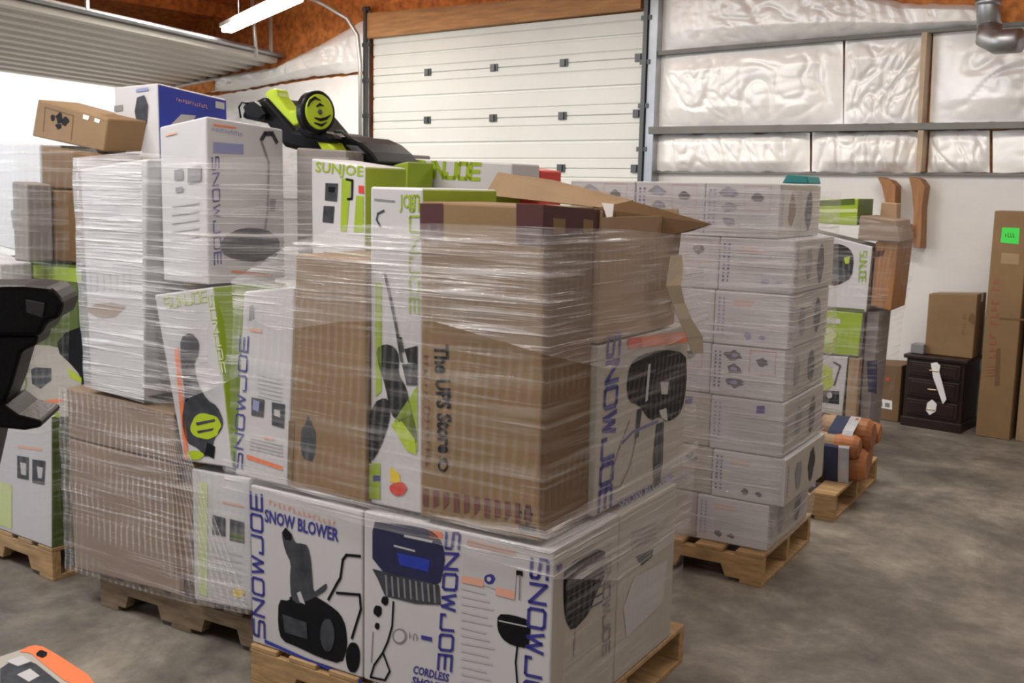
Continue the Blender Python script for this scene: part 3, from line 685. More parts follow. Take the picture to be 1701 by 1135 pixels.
ribbon(t.m('blue_ink'), pxs(f, [(1034, 735), (1050, 718), (1092, 700)], .002), .010, f.n); ribbon(t.m('grey_ink'), pxs(f, [(1045, 700), (1028, 745), (1014, 790), (1016, 812), (1030, 808), (1046, 775), (1056, 730)], .002), .006, f.n); c.part('product_picture', t)
t = mbn('blue_pale'); lettering(t, 'SNOW BLOWER', f.px(1028, 846), f.px(1118, 798), f.px(1026, 832), .02); c.part('title_lettering', t)

# open brown carton with raised flaps over the white one
root = thing('open_carton', F.w(.88, .72, 1.21), 'brown carton with its top flaps standing open, at the top of the nearest stack', 'box')
mb = MB().m('card_pale')
for a, b in (((.69, .29, 1.212), (1.09, .298, 1.59)), ((.69, .832, 1.212), (1.09, .84, 1.59)), ((.69, .298, 1.212), (.698, .832, 1.59)), ((1.082, .298, 1.212), (1.09, .832, 1.57)), ((.698, .298, 1.212), (1.082, .832, 1.22))): mb.box(a, b, F.w)
mb.build('carton_body', root)
def flap(pts, d0, tilt, m='card_pale', nm='flap', h=.005):
    fp = F.face(d0); q = [fp.px(x, y, 0) + F.f*t_ for (x, y), t_ in zip(pts, tilt)]
    n = (q[1]-q[0]).cross(q[-1]-q[0]).normalized()*h
    MB().m(m).prism(q, n).build(nm, root)
flap([(806, 325), (1012, 346), (1048, 334), (905, 300), (815, 287)], .72, (0, -.05, .02, .06, .05))
flap([(1012, 346), (1012, 388), (1105, 392), (1130, 386), (1163, 374), (1048, 334)], .70, (-.1, -.12, .02, .08, .1, 0), 'card_dark')
flap([(1104, 383), (1128, 384), (1122, 470), (1110, 530), (1098, 530)], .80, (0, .02, 0, 0, 0), 'card_pale')
t = MB().m('label').poly([F.face(.60).px(*p) for p in ((1000, 337), (1020, 339), (1018, 360), (1008, 361))]); t.build('paper_scrap', root, fix=False)
# strap
fs = F.face(.42); fs2 = Face(F.w(1.15, 0, 0), F.f, (0, 0, 1))
pth = [(1116, 425), (1112, 450), (1108, 475), (1118, 505), (1128, 530), (1142, 560), (1152, 588)]
mb = MB().m('tape'); L_ = [fs2.px(x-7, y, .012) for x, y in pth]; R2 = [fs2.px(x+8+(i % 2)*3, y-2, .018+.006*(i % 3)) for i, (x, y) in enumerate(pth)]
for i in range(len(pth)-1): mb.poly([L_[i+1], R2[i+1], R2[i], L_[i]])
o = mb.build('loose_strap', origin=tuple(L_[-1])); sm = o.modifiers.new('thick', 'SOLIDIFY'); sm.thickness = .002; MT['strap'] = MT['tape']
tag(o, 'pale twisted strap hanging down the right side of the nearest stack', 'strap')

# cartons standing behind the upper tier
c = Carton('white and green carton with small pictures, just behind the plain brown one', F, [F.at(518, 264, .32)[:1] + (.70,), (F.at(607, 275, .32)[0], .70), F.at(607, 277, .32), F.at(517, 263, .32)], .32, .54, side='green')
f = c.front; t = mbn('green'); lettering(t, 'SUNJOE', f.px(524, 285), f.px(603, 293), f.px(525, 268), .02); c.part('brand_lettering', t)
t = mbn('slate').poly(pxs(f, [(541, 304), (562, 305), (560, 335), (540, 333)])).poly(pxs(f, [(538, 342), (556, 343), (554, 371), (536, 369)])); t.m('black_ink').poly(pxs(f, [(546, 310), (558, 311), (556, 320), (546, 319)], .002)); c.part('small_picture', t)
t = mbn('green').poly(pxs(f, [(568, 296), (584, 298), (576, 385), (566, 384)])).poly(pxs(f, [(592, 325), (604, 326), (604, 386), (588, 386)])); t.m('red').poly(pxs(f, [(596, 308), (605, 309), (605, 322), (596, 321)], .002)); ribbon(t.m('black_ink'), pxs(f, [(576, 298), (586, 300), (585, 330), (578, 331)], .002), .008, f.n); c.part('green_panel', t)
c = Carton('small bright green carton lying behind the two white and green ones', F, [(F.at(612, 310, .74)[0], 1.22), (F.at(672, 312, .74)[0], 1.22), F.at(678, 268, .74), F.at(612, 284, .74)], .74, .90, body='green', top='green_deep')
t = mbn('green_deep').poly(pxs(c.front, [(640, 290), (644, 290), (644, 310), (640, 310)])).poly(pxs(c.front, [(614, 288), (665, 284), (662, 289), (614, 292)])); c.part('seam', t)
c = Carton('deep green carton showing as a strip below the long lettered one', F, [(F.at(712, 318, .91)[0], 1.22), (F.at(812, 325, .91)[0], 1.22), (F.at(812, 325, .91)[0], 1.618), (F.at(712, 318, .91)[0], 1.622)], .91, 1.2, body='green')
q = [F.at(676, 323, .9), F.at(846, 321, .9), F.at(846, 271, .9), F.at(650, 262, .9)]
c = Carton('long white carton with green lettering lying flat across the top of the nearest stack', F, [(q[0][0], 1.625), (q[1][0], 1.625), q[2], q[3]], .92, 1.12)
f = c.front; t = mbn('green'); techno(t, 'SUNJOE', f.px(684, 292), f.px(796, 298), f.px(686, 268), wt=.26); c.part('brand_lettering', t)
t = mbn('green'); t.poly(pxs(f, [(655, 264), (678, 266), (676, 302), (664, 300)])); c.part('green_panel', t)
q = [F.at(847, 292, 1.13), F.at(897, 299, 1.13), F.at(897, 283, 1.13), F.at(845, 275, 1.13)]
c = Carton('red topped carton peeking up behind the raised brown flap', F, [(q[0][0], .145), (q[1][0], .145), q[2], q[3]], 1.13, 1.3, body='red'); t = mbn('maroon_ink'); marks(t, c.front.px(858, 290), c.front.px(888, 294), c.front.px(858, 282), 4); c.part('lettering', t)

film('clear stretch film round the upper tier of the nearest stack', F, [
    [(-.11, .30, .70), (-.08, .30, 1.0), (-.04, .30, 1.33)], [(-.09, -.02, .70), (-.062, -.02, 1.0), (-.034, -.02, 1.335)],
    [(.17, -.025, .69), (.195, -.025, 1.05), (.215, -.022, 1.465)], [(.42, -.025, .685), (.42, -.025, 1.05), (.40, -.02, 1.525)], [(.75, -.03, .675), (.75, -.03, 1.05), (.75, -.02, 1.545)],
    [(1.105, -.022, .665), (1.10, -.02, 1.1), (1.09, -.02, 1.545)], [(1.11, .26, .69), (1.105, .26, 1.2), (1.10, .26, 1.54)],
    [(1.125, .31, .69), (1.125, .31, 1.2), (1.11, .32, 1.53)], [(1.13, .98, .70), (1.13, .98, 1.2), (1.115, .90, 1.50)]], 'film_soft', seed=2)
film('clear stretch film stretched along the top band of the nearest stack', F, [
    [(-.03, -.035, 1.24), (-.034, -.032, 1.34)], [(.17, -.038, 1.20), (.215, -.035, 1.468)], [(.42, -.04, 1.25), (.42, -.032, 1.53)], [(.75, -.042, 1.28), (.75, -.032, 1.548)],
    [(1.118, -.036, 1.22), (1.105, -.035, 1.55)], [(1.125, .30, 1.14), (1.12, .30, 1.54)], [(1.15, .36, 1.14), (1.13, .40, 1.535)], [(1.15, 1.0, 1.20), (1.135, .92, 1.5)]], 'film', seed=3)
film('sagging stretch film skirt between the two tiers of the nearest stack', F, [
    [(-.09, -.03, .66), (-.095, -.028, .76)], [(.25, -.035, .655), (.25, -.035, .73)], [(.70, -.035, .645), (.70, -.038, .72)], [(1.15, -.03, .62), (1.11, -.03, .76)],
    [(1.155, .35, .50), (1.14, .35, .78)], [(1.155, .90, .50), (1.14, .98, .80)]], 'film', seed=5, amp=.01)
film('hazy stretch film over the right sides of the lowest cartons, nearest stack', F, [
    [(1.143, .04, .15), (1.147, .04, .62)], [(1.15, .4, .15), (1.15, .4, .62)], [(1.15, .86, .15), (1.15, .88, .62)]], 'film_soft', seed=6)

# ================================================================ SECOND STACK (left of the nearest)
B = Frame(-3.80, 2.01, 9)
pallet('worn wooden pallet under the second stack from the left', B, .10, .98, .04, 1.1, wood='pallet_old')
c = Carton('wide brown carton at the bottom of the second stack from the left', B, [(.005, .145), (.59, .16), (.585, .645), (.0, .66)], .0, .6, body='card_pink', tape='tape')
t = mbn('card_dark').poly(pxs(c.front, [(288, 800), (320, 800), (320, 960), (290, 955)])); c.part('gap_shade', t)  # dark strip painted for the shade beside the gap
c = Carton('flatter brown carton resting on the wide one in the second stack from the left', B, [(.0, .665), (.585, .65), (.575, .83), (-.003, .86)], .0, .6, body='card_pink', tape='tape')
c = Carton('narrow dark brown filler for the shaded gap beside the wide carton', B, [(.60, .145), (.652, .16), (.652, .64), (.60, .64)], .03, .5, body='card_dark')  # dark block added where there is only a shaded gap
c = Carton('white and green carton at the bottom right of the second stack from the left', B, [(.657, .16), (.935, .18), (.935, .65), (.657, .645)], .0, .55)
f = c.front; t = mbn('green_pale').poly(pxs(f, [(330, 800), (345, 803), (345, 992), (330, 986)])); c.part('green_stripe', t)
t = mbn('slate').poly(pxs(f, [(353, 855), (375, 861), (375, 892), (353, 888)])).poly(pxs(f, [(382, 862), (406, 868), (406, 903), (382, 898)])); t.m('green_deep').poly(pxs(f, [(384, 884), (404, 888), (404, 900), (384, 896)], .002)); c.part('small_picture', t)
t = mbn('orange_pale').poly(pxs(f, [(370, 833), (404, 840), (404, 843), (370, 836)])); t.m('grey_pale')
for k_ in range(7): t.poly(pxs(f, [(352, 910+k_*11), (402, 922+k_*11), (402, 925+k_*11), (352, 913+k_*11)]))
t.m('yellow'); blob(t, lambda a, b: f.px(a, b, .002), 396, 985, 11, 8, 12, 2, .1); c.part('printed_text', t)
q = [B.at(305, 766, -.01), B.at(386, 778, -.01), B.at(354, 477, -.01), B.at(256, 490, -.01)]
c = Carton('tilted white carton with a green wheeled mower picture, second stack from the left', B, q, -.01, .20, side='green', back=[(q[0][0]+.02, q[0][1]), (q[1][0]+.02, q[1][1]), q[2], q[3]])
f = c.front; t = mbn('green_pale'); techno(t, 'SUNJOE', f.px(345, 492), f.px(366, 620), f.px(354, 490)); techno(t, 'SUNJOE', f.px(275, 512), f.px(345, 500), f.px(272, 495)); c.part('brand_lettering', t)
t = mbn('slate').poly(pxs(f, [(300, 560), (318, 552), (332, 568), (330, 590), (322, 605), (330, 640), (345, 665), (362, 675), (372, 700), (368, 715), (356, 728), (352, 755), (340, 760), (330, 745), (310, 735), (302, 700), (308, 660), (300, 600)]))
t.m('black_ink').poly(pxs(f, [(302, 610), (312, 606), (320, 650), (310, 668)], .002)).poly(pxs(f, [(345, 735), (358, 742), (356, 762), (340, 755)], .002))
t.m('lime'); blob(t, lambda a, b: f.px(a, b, .0022), 342, 708, 25, 22, 18, 2, .08); blob(t, lambda a, b: f.px(a, b, .0022), 325, 756, 14, 8, 12, 2, .1)
t.m('slate').poly(pxs(f, [(326, 702), (358, 696), (358, 700), (328, 707)], .003)).poly(pxs(f, [(328, 716), (356, 711), (354, 715), (330, 720)], .003)); c.part('product_picture', t)
t = mbn('orange').poly(pxs(f, [(290, 580), (297, 578), (314, 762), (307, 765)])); c.part('orange_stripe', t)
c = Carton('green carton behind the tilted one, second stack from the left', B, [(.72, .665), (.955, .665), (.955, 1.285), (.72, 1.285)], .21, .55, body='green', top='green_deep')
t = mbn('green_deep').poly(pxs(c.front, [(365, 478), (410, 480), (410, 500), (365, 498)])); t.m('grey_ink').poly(pxs(c.front, [(380, 560), (392, 562), (394, 640), (382, 640)])); c.part('printed_text', t)
c = Carton('grey and white carton behind the tilted one at mid height', B, [(.50, .865), (.70, .865), (.70, 1.26), (.50, 1.26)], .22, .6, body='offwhite')
t = mbn('slate').poly(pxs(c.front, [(258, 560), (285, 556), (290, 620), (262, 640)])); c.part('small_picture', t)
q = [B.at(150, 606, .0), B.at(238, 640, .0), B.at(245, 264, .0), B.at(133, 281, .0)]
c = Carton('tall bluish white carton under shiny film, left edge of the second stack', B, [(q[0][0], .87), (q[1][0], .87), q[2], q[3]], .0, .5, tape='clear_tape')
f = c.front; t = mbn('card').poly(pxs(f, [(141, 515), (160, 505), (185, 503), (210, 509), (192, 526), (168, 530)])); c.part('torn_patch', t, 'brown torn patch')
t = mbn('grey_pale')
for k_ in range(7): t.poly(pxs(f, [(146+k_*11, 448), (150+k_*11, 448), (152+k_*11, 482), (148+k_*11, 482)]))
c.part('printed_text', t)
c = Carton('dark brown carton between the two tall white ones of the second stack', B, [(.485, 1.265), (.60, 1.265), (.60, 1.72), (.485, 1.72)], .14, .5, body='card_dark')
# white carton turned with its corner to the viewer
cw = B.face(0.0).px(343, 300, 0); G = Frame(cw.x, cw.y, 98)
q = [G.at(343, 476, 0), G.at(474, 468, 0), G.at(470, 215, 0), G.at(343, 193, 0)]
lf = Face(G.w(0, 0, 0), G.f, (0, 0, 1)); pl = lf.px(265, 211, 0); dl_ = (pl-G.w(0, 0, pl.z)).dot(G.f)
c = Carton('white carton turned corner outwards with a handle picture, high on the second stack', G, [(0, 1.30), (q[1][0], 1.30), q[2], q[3]], 0, abs(dl_),
           back=[(0, 1.30), (q[1][0], 1.30), (q[2][0], q[2][1]), (0, pl.z)])
f = c.front; t = mbn('blue_pale'); marks(t, f.px(352, 218), f.px(404, 227), f.px(352, 211), 17); t.poly(pxs(f, [(354, 236), (404, 240), (404, 256), (354, 254)])); techno(t.m('blue_ink'), 'SNOWJOE', f.px(352, 262), f.px(356, 440), f.px(363, 261)); c.part('brand_lettering', t)
t = MB(); ribbon(t.m('slate'), pxs(f, [(434, 232), (440, 222), (452, 222), (459, 236)], .002), .016, f.n); ribbon(t.m('grey_ink'), pxs(f, [(434, 235), (446, 270), (444, 350), (440, 380)], .002), .010, f.n)
t.m('slate').poly(pxs(f, [(368, 395), (400, 378), (440, 380), (464, 395), (464, 425), (430, 436), (390, 432), (366, 420)])); t.m('grey_ink').poly(pxs(f, [(448, 330), (458, 331), (456, 352), (448, 351)])); c.part('product_picture', t)
t = mbn('orange').poly(pxs(f, [(384, 449), (450, 456), (450, 460), (384, 453)])); t.poly(pxs(f, [(354, 206), (392, 211), (392, 214), (354, 209)])); c.part('orange_stripe', t)
f = lf2 = Face(c.b[0], c.f[0]-c.b[0], (0, 0, 1)); t = mbn('orange_pale').poly(pxs(f, [(275, 224), (293, 219), (293, 222), (275, 227)])); t.m('grey_ink').poly(pxs(f, [(290, 283), (304, 280), (304, 298), (290, 300)])).poly(pxs(f, [(312, 280), (334, 274), (334, 300), (312, 304)])).poly(pxs(f, [(292, 312), (304, 310), (304, 318), (292, 320)])); t.m('grey_pale')
for k_ in range(5): t.poly(pxs(f, [(285, 340+k_*14), (330, 334+k_*14), (330, 338+k_*14), (285, 344+k_*14)]))
c.part('side_picture', t)
# blue carton
cw = B.face(0.34).px(262, 190, 0); G = Frame(cw.x, cw.y, 102)
q = [G.at(262, 262, 0), G.at(378, 240, 0), G.at(375, 165, 0), G.at(262, 138, 0)]
lf = Face(G.w(0, 0, 0), G.f, (0, 0, 1)); pl = lf.px(189, 145, 0); dl_ = (pl-G.w(0, 0, pl.z)).dot(G.f)
c = Carton('blue sided carton with a white end, topmost on the second stack from the left', G, [(0, 1.725), (q[1][0], 1.725), q[2], q[3]], 0, abs(dl_), body='white', back=[(0, 1.725), (q[1][0], 1.725), (q[2][0], q[2][1]), (0, pl.z)])
f = c.front; t = mbn('blue').poly([f.m(0.006, .006), f.m(q[1][0]-.004, .006), Vector(c.f[2])+f.n*.0015-Vector((0, 0, .006)), Vector(c.f[3])+f.n*.0015-Vector((0, 0, .006))]); c.part('blue_panel', t, 'blue printed long side')
t = mbn('orange_pale'); marks(t, f.px(292, 168, .003), f.px(345, 181, .003), f.px(292, 162, .003), 14); c.part('title_lettering', t); t = MB(); t.m('grey_pale').poly(pxs(f, [(275, 215), (300, 190), (325, 192), (320, 200), (290, 220), (276, 225)], .003)); t.m('white').poly(pxs(f, [(357, 168), (372, 171), (372, 182), (357, 179)], .003)); c.part('product_picture', t)
f = Face(c.b[0], c.f[0]-c.b[0], (0, 0, 1)); t = mbn('slate').poly(pxs(f, [(228, 162), (240, 158), (246, 175), (244, 205), (228, 208), (224, 185)])); t.m('grey_ink').poly(pxs(f, [(190, 176), (204, 174), (204, 184), (190, 186)])); t.m('blue_pale').poly(pxs(f, [(226, 148), (246, 145), (246, 150), (226, 153)])); c.part('end_picture', t)
c = Carton('greyish carton at the back right of the second stack, below the green mower', B, [(.78, 1.29), (1.01, 1.29), (1.01, 1.765), (.78, 1.775)], .42, .95, body='grey_card')

film('brown tinted ribbed stretch film round the lower half of the second stack', B, [
    [(-.025, .6, .15), (-.03, .6, .86)], [(-.025, -.02, .14), (-.028, -.02, .865)], [(.30, -.026, .145), (.30, -.026, .85)], [(.62, -.03, .155), (.56, -.03, .835)], [(.955, -.02, .175), (.62, -.03, .82)]], 'film_brown', seed=8, amp=.008)
film('ribbed stretch film over the white and green carton, bottom of the second stack', B, [
    [(.655, -.032, .16), (.655, -.034, .66)], [(.955, -.03, .18), (.955, -.03, .66)], [(.965, .5, .18), (.965, .5, .66)]], 'film_soft', seed=9)
film('milky stretch film round the tall bluish white carton of the second stack', B, [
    [(.10, .5, .86), (.09, .5, 1.30), (.09, .5, 1.72)], [(.13, -.022, .88), (.115, -.022, 1.30), (.11, -.022, 1.72)], [(.46, -.03, .86), (.47, -.03, 1.3), (.485, -.03, 1.745)]], 'film_milky', seed=10, amp=.009)
film('clear stretch film from the tall white carton across to the turned one, second stack', B, [
    [(.46, -.035, .86), (.475, -.035, 1.3), (.49, -.035, 1.74)], [(.62, -.04, .88), (.765, -.05, 1.3), (.768, -.045, 1.72)],
    [(.80, -.04, .95), (.92, .14, 1.3), (.92, .16, 1.735)], [(.96, .1, 1.05), (1.055, .38, 1.3), (1.055, .38, 1.74)]], 'film', seed=21, amp=.009)
# ================================================================ GREEN AND BLACK MOWER ON TOP
root = thing('lawn_mower', B.w(.95, .6, 1.775), 'black and lime green mower lying on top of the second stack', 'mower')
def solid(fr, d0, th, pts, m, nm, bevel=.012, parent=None, seg=3):
    F0 = fr.face(d0); q = [F0.px(x, y, 0) for x, y in pts]
    return MB().m(m).prism(q, fr.f*th).build(nm, parent or root, bevel=bevel, seg=seg)
solid(B, .50, .34, [(397, 196), (404, 180), (420, 168), (440, 158), (468, 190), (488, 214), (505, 216), (530, 222), (556, 232), (560, 250), (556, 262), (530, 262), (500, 252), (470, 244), (440, 205)], 'plastic', 'deck', .02)
solid(B, .46, .07, [(438, 157), (445, 149), (454, 146), (459, 150), (461, 160), (470, 172), (481, 185), (498, 180), (499, 196), (496, 207), (487, 210), (470, 192), (452, 172)], 'lime', 'motor_cover', .01)
solid(B, .47, .05, [(402, 178), (408, 170), (420, 168), (432, 176), (440, 190), (430, 200), (410, 196)], 'plastic', 'grass_flap', .008)
solid(B, .44, .06, [(487, 214), (500, 205), (516, 216), (545, 222), (554, 228), (548, 238), (528, 236), (505, 230)], 'plastic', 'axle_bracket', .012)
solid(B, .45, .10, [(524, 234), (547, 236), (556, 250), (562, 264), (546, 264), (536, 254)], 'lime', 'side_panel', .01)
solid(B, .52, .26, [(549, 240), (553, 228), (576, 226), (598, 236), (616, 252), (627, 268), (626, 274), (600, 270), (566, 262)], 'plastic', 'battery_housing', .02)
solid(B, .51, .03, [(572, 240), (592, 242), (606, 256), (590, 258)], 'plastic_grey', 'vent_panel', .006)
FW = B.face(.42); p = [FW.px(x, y, 0) for x, y in ((556, 219), (568, 219), (580, 229), (590, 236))]
MB().m('plastic').tube(p, .006, 8).build('handle_wire', root, smooth=True)
p = [FW.px(x, y, 0) for x, y in ((400, 196), (397, 178), (402, 170), (412, 172))]
MB().m('plastic').tube(p, .004, 8).build('cable_loop', root, smooth=True)
# wheel: tyre, rim, spokes
wc = B.face(.44).px(525, 187, 0); ax_ = (B.e*0.93 - B.f*.36 + Vector((0, 0, .04))).normalized()
wu = ax_.cross(Vector((0, 0, 1))).normalized(); wv = wu.cross(ax_)
if wv.z < 0: wv = -wv
def disc(r, h0, h1, m, nm, n=40, par=None, bevel=.004):
    q = [wc + ax_*h0 + wu*(math.cos(2*math.pi*k/n)*r*.88) + wv*(math.sin(2*math.pi*k/n)*r) for k in range(n)]
    return MB().m(m).prism(q, ax_*(h1-h0)).build(nm, par or root, bevel=bevel)
rr_ = (B.face(.44).px(525, 150, 0)-wc).length
whl = disc(rr_, -.03, .022, 'plastic', 'wheel', bevel=.01)
disc(rr_*.80, .018, .028, 'lime', 'rim', par=whl)
def wpt(a, b, h=.030): return wc + ax_*h + wu*a*rr_ + wv*b*rr_
for k_, arc in enumerate((((-.05, .52), (.25, .62), (.5, .45), (.62, .2)), ((-.55, -.1), (-.3, -.28), (0, -.35), (.28, -.28)), ((-.2, .28), (0, .34), (.18, .22)), ((-.35, -.45), (-.05, -.6), (.3, -.5)))):
    t = MB().m('plastic'); pl_ = [wpt(a, b) for a, b in arc]
    t.tube(pl_, [rr_*.02]+[rr_*.07]*(len(arc)-2)+[rr_*.03], 6); t.build('rim_slot', whl, smooth=True)
disc(rr_*.12, .026, .036, 'plastic_grey', 'hub', n=16, par=whl)

# ================================================================ LEFT STACK
A = Frame(-4.079, 2.066, 4)
pallet('wooden pallet under the leftmost stack', A, -1.0, 0, 0, 1.0)
c = Carton('white and green carton at the bottom of the leftmost stack, above the pallet', A, [(-.60, .142), (.0, .142), (.04, .70), (-.58, .69)], .0, .55, side='green_deep')
f = c.front; t = mbn('slate').poly(pxs(f, [(29, 757), (48, 760), (48, 798), (29, 794)])).poly(pxs(f, [(54, 763), (76, 766), (74, 806), (54, 802)])); t.m('grey_pale').poly(pxs(f, [(34, 768), (44, 770), (44, 790), (36, 788)], .002)).poly(pxs(f, [(62, 775), (72, 777), (70, 795), (64, 794)], .002)); c.part('small_picture', t)
t = mbn('green_pale').poly(pxs(f, [(0, 800), (20, 806), (20, 880), (0, 872)])); c.part('green_panel', t)
t = mbn('orange_pale').poly(pxs(f, [(30, 740), (70, 745), (70, 749), (30, 744)])); c.part('printed_line', t)
f = c.right; t = mbn('red').poly(pxs(f, [(92, 752), (108, 748), (108, 762), (92, 766)])); c.part('red_mark', t)
c = Carton('white carton at the far left bottom of the leftmost stack', A, [(-1.0, .142), (-.61, .142), (-.59, .69), (-.99, .68)], .0, .55)
c = Carton('green and white blower carton in the middle of the leftmost stack', A, [(-.42, .705), (.22, .705), (.22, 1.315), (-.42, 1.315)], .02, .55, body='green_deep')
f = c.front; t = mbn('offwhite').poly(pxs(f, [(20, 688), (138, 694), (138, 640), (120, 590), (95, 575), (42, 572), (30, 620)])); c.part('white_panel', t, 'white printed lower part')
t = mbn('slate').poly(pxs(f, [(52, 614), (60, 610), (86, 612), (86, 632), (68, 646), (54, 638)], .002)); c.part('small_picture', t)
t = mbn('black_ink').poly(pxs(f, [(95, 570), (110, 552), (138, 542), (138, 628), (118, 605), (100, 588)], .002)); t.m('lime').poly(pxs(f, [(112, 610), (136, 628), (136, 636), (118, 628)], .002)); c.part('product_picture', t)
t = mbn('orange').poly(pxs(f, [(46, 667), (106, 662), (106, 668), (46, 673)], .002)); c.part('orange_stripe', t)
t = mbn('green'); lettering(t, 'JOE', f.px(24, 672), f.px(34, 600), f.px(42, 672), .02); c.part('brand_lettering', t)
t = mbn('green').poly(pxs(f, [(52, 692), (100, 694), (100, 684), (52, 684)], .002)).poly(pxs(f, [(45, 440), (136, 446), (136, 470), (45, 460)], .002)); t.m('green_pale'); marks(t, f.px(60, 458), f.px(88, 460), f.px(60, 448), 3); c.part('green_print', t)
q = [A.at(0, 476, -.02), A.at(41, 470, -.02), A.at(41, 432, -.02), A.at(0, 402, -.02)]
c = Carton('white film covered carton at the left edge of the picture above the black frame', A, [(-.62, 1.02), (q[1][0], 1.02), (q[1][0], 1.31), (-.62, 1.38)], -.12, .015)
c = Carton('whitish carton under film, upper left of the leftmost stack', A, [(-.62, 1.39), (-.03, 1.33), (-.01, 1.775), (-.62, 1.785)], .03, .5)
t = mbn('grey_ink').poly(pxs(c.front, [(18, 350), (34, 345), (38, 375), (22, 380)])); t.m('green').poly(pxs(c.front, [(26, 345), (40, 342), (40, 355), (28, 356)], .002)); c.part('small_picture', t)
c = Carton('lower brown carton in the upper half of the leftmost stack', A, [(-.02, 1.325), (.34, 1.325), (.34, 1.60), (-.02, 1.60)], .02, .5, body='card_dark')
c = Carton('upper brown carton in the upper half of the leftmost stack', A, [(-.0, 1.605), (.34, 1.605), (.34, 1.735), (-.0, 1.765)], .03, .5, body='card_dark', tape='tape')
c = Carton('grey carton strip in front of the brown ones, upper half of the leftmost stack', A, [(-.02, 1.325), (.08, 1.325), (.09, 1.62), (-.015, 1.63)], -.09, .012, body='grey_card')
q = [A.at(53, 226, .1), A.at(172, 252, .1), A.at(180, 197, .1), A.at(63, 165, .1)]
c = Carton('tilted brown carton with a small black print, topmost on the leftmost stack', A, q, .1, .28, body='card')
f = c.front; t = mbn('black_ink')
for k_, (x, y, a, b) in enumerate(((88, 196, 3, 6), (99, 196, 6, 9), (108, 202, 6, 7), (98, 210, 5, 5))): blob(t, lambda u, v: f.px(u, v), x, y, a, b, 9, k_, .35)
c.part('black_print', t)
t = mbn('card_dark')
for a, b in (((75, 178), (122, 192)), ((122, 192), (118, 232)), ((75, 178), (72, 218))): ribbon(t, pxs(f, [a, b]), .004, f.n)
c.part('printed_border', t)
t = mbn('label').poly(pxs(f, [(139, 190), (149, 193), (147, 200), (138, 197)])).poly(pxs(f, [(158, 196), (167, 199), (165, 205), (157, 202)])); c.part('white_sticker', t)
film('hazy stretch film round the leftmost stack', A, [
    [(-1.02, -.14, .15), (-1.02, -.15, .9), (-.65, -.15, 1.80)], [(-.30, -.14, .14), (-.25, -.15, .9), (-.25, -.14, 1.80)], [(.02, -.03, .15), (.10, -.10, .9), (.12, -.13, 1.79)],
    [(.03, .55, .15), (.25, .3, .9), (.36, .3, 1.75)]], 'film_soft', seed=12)

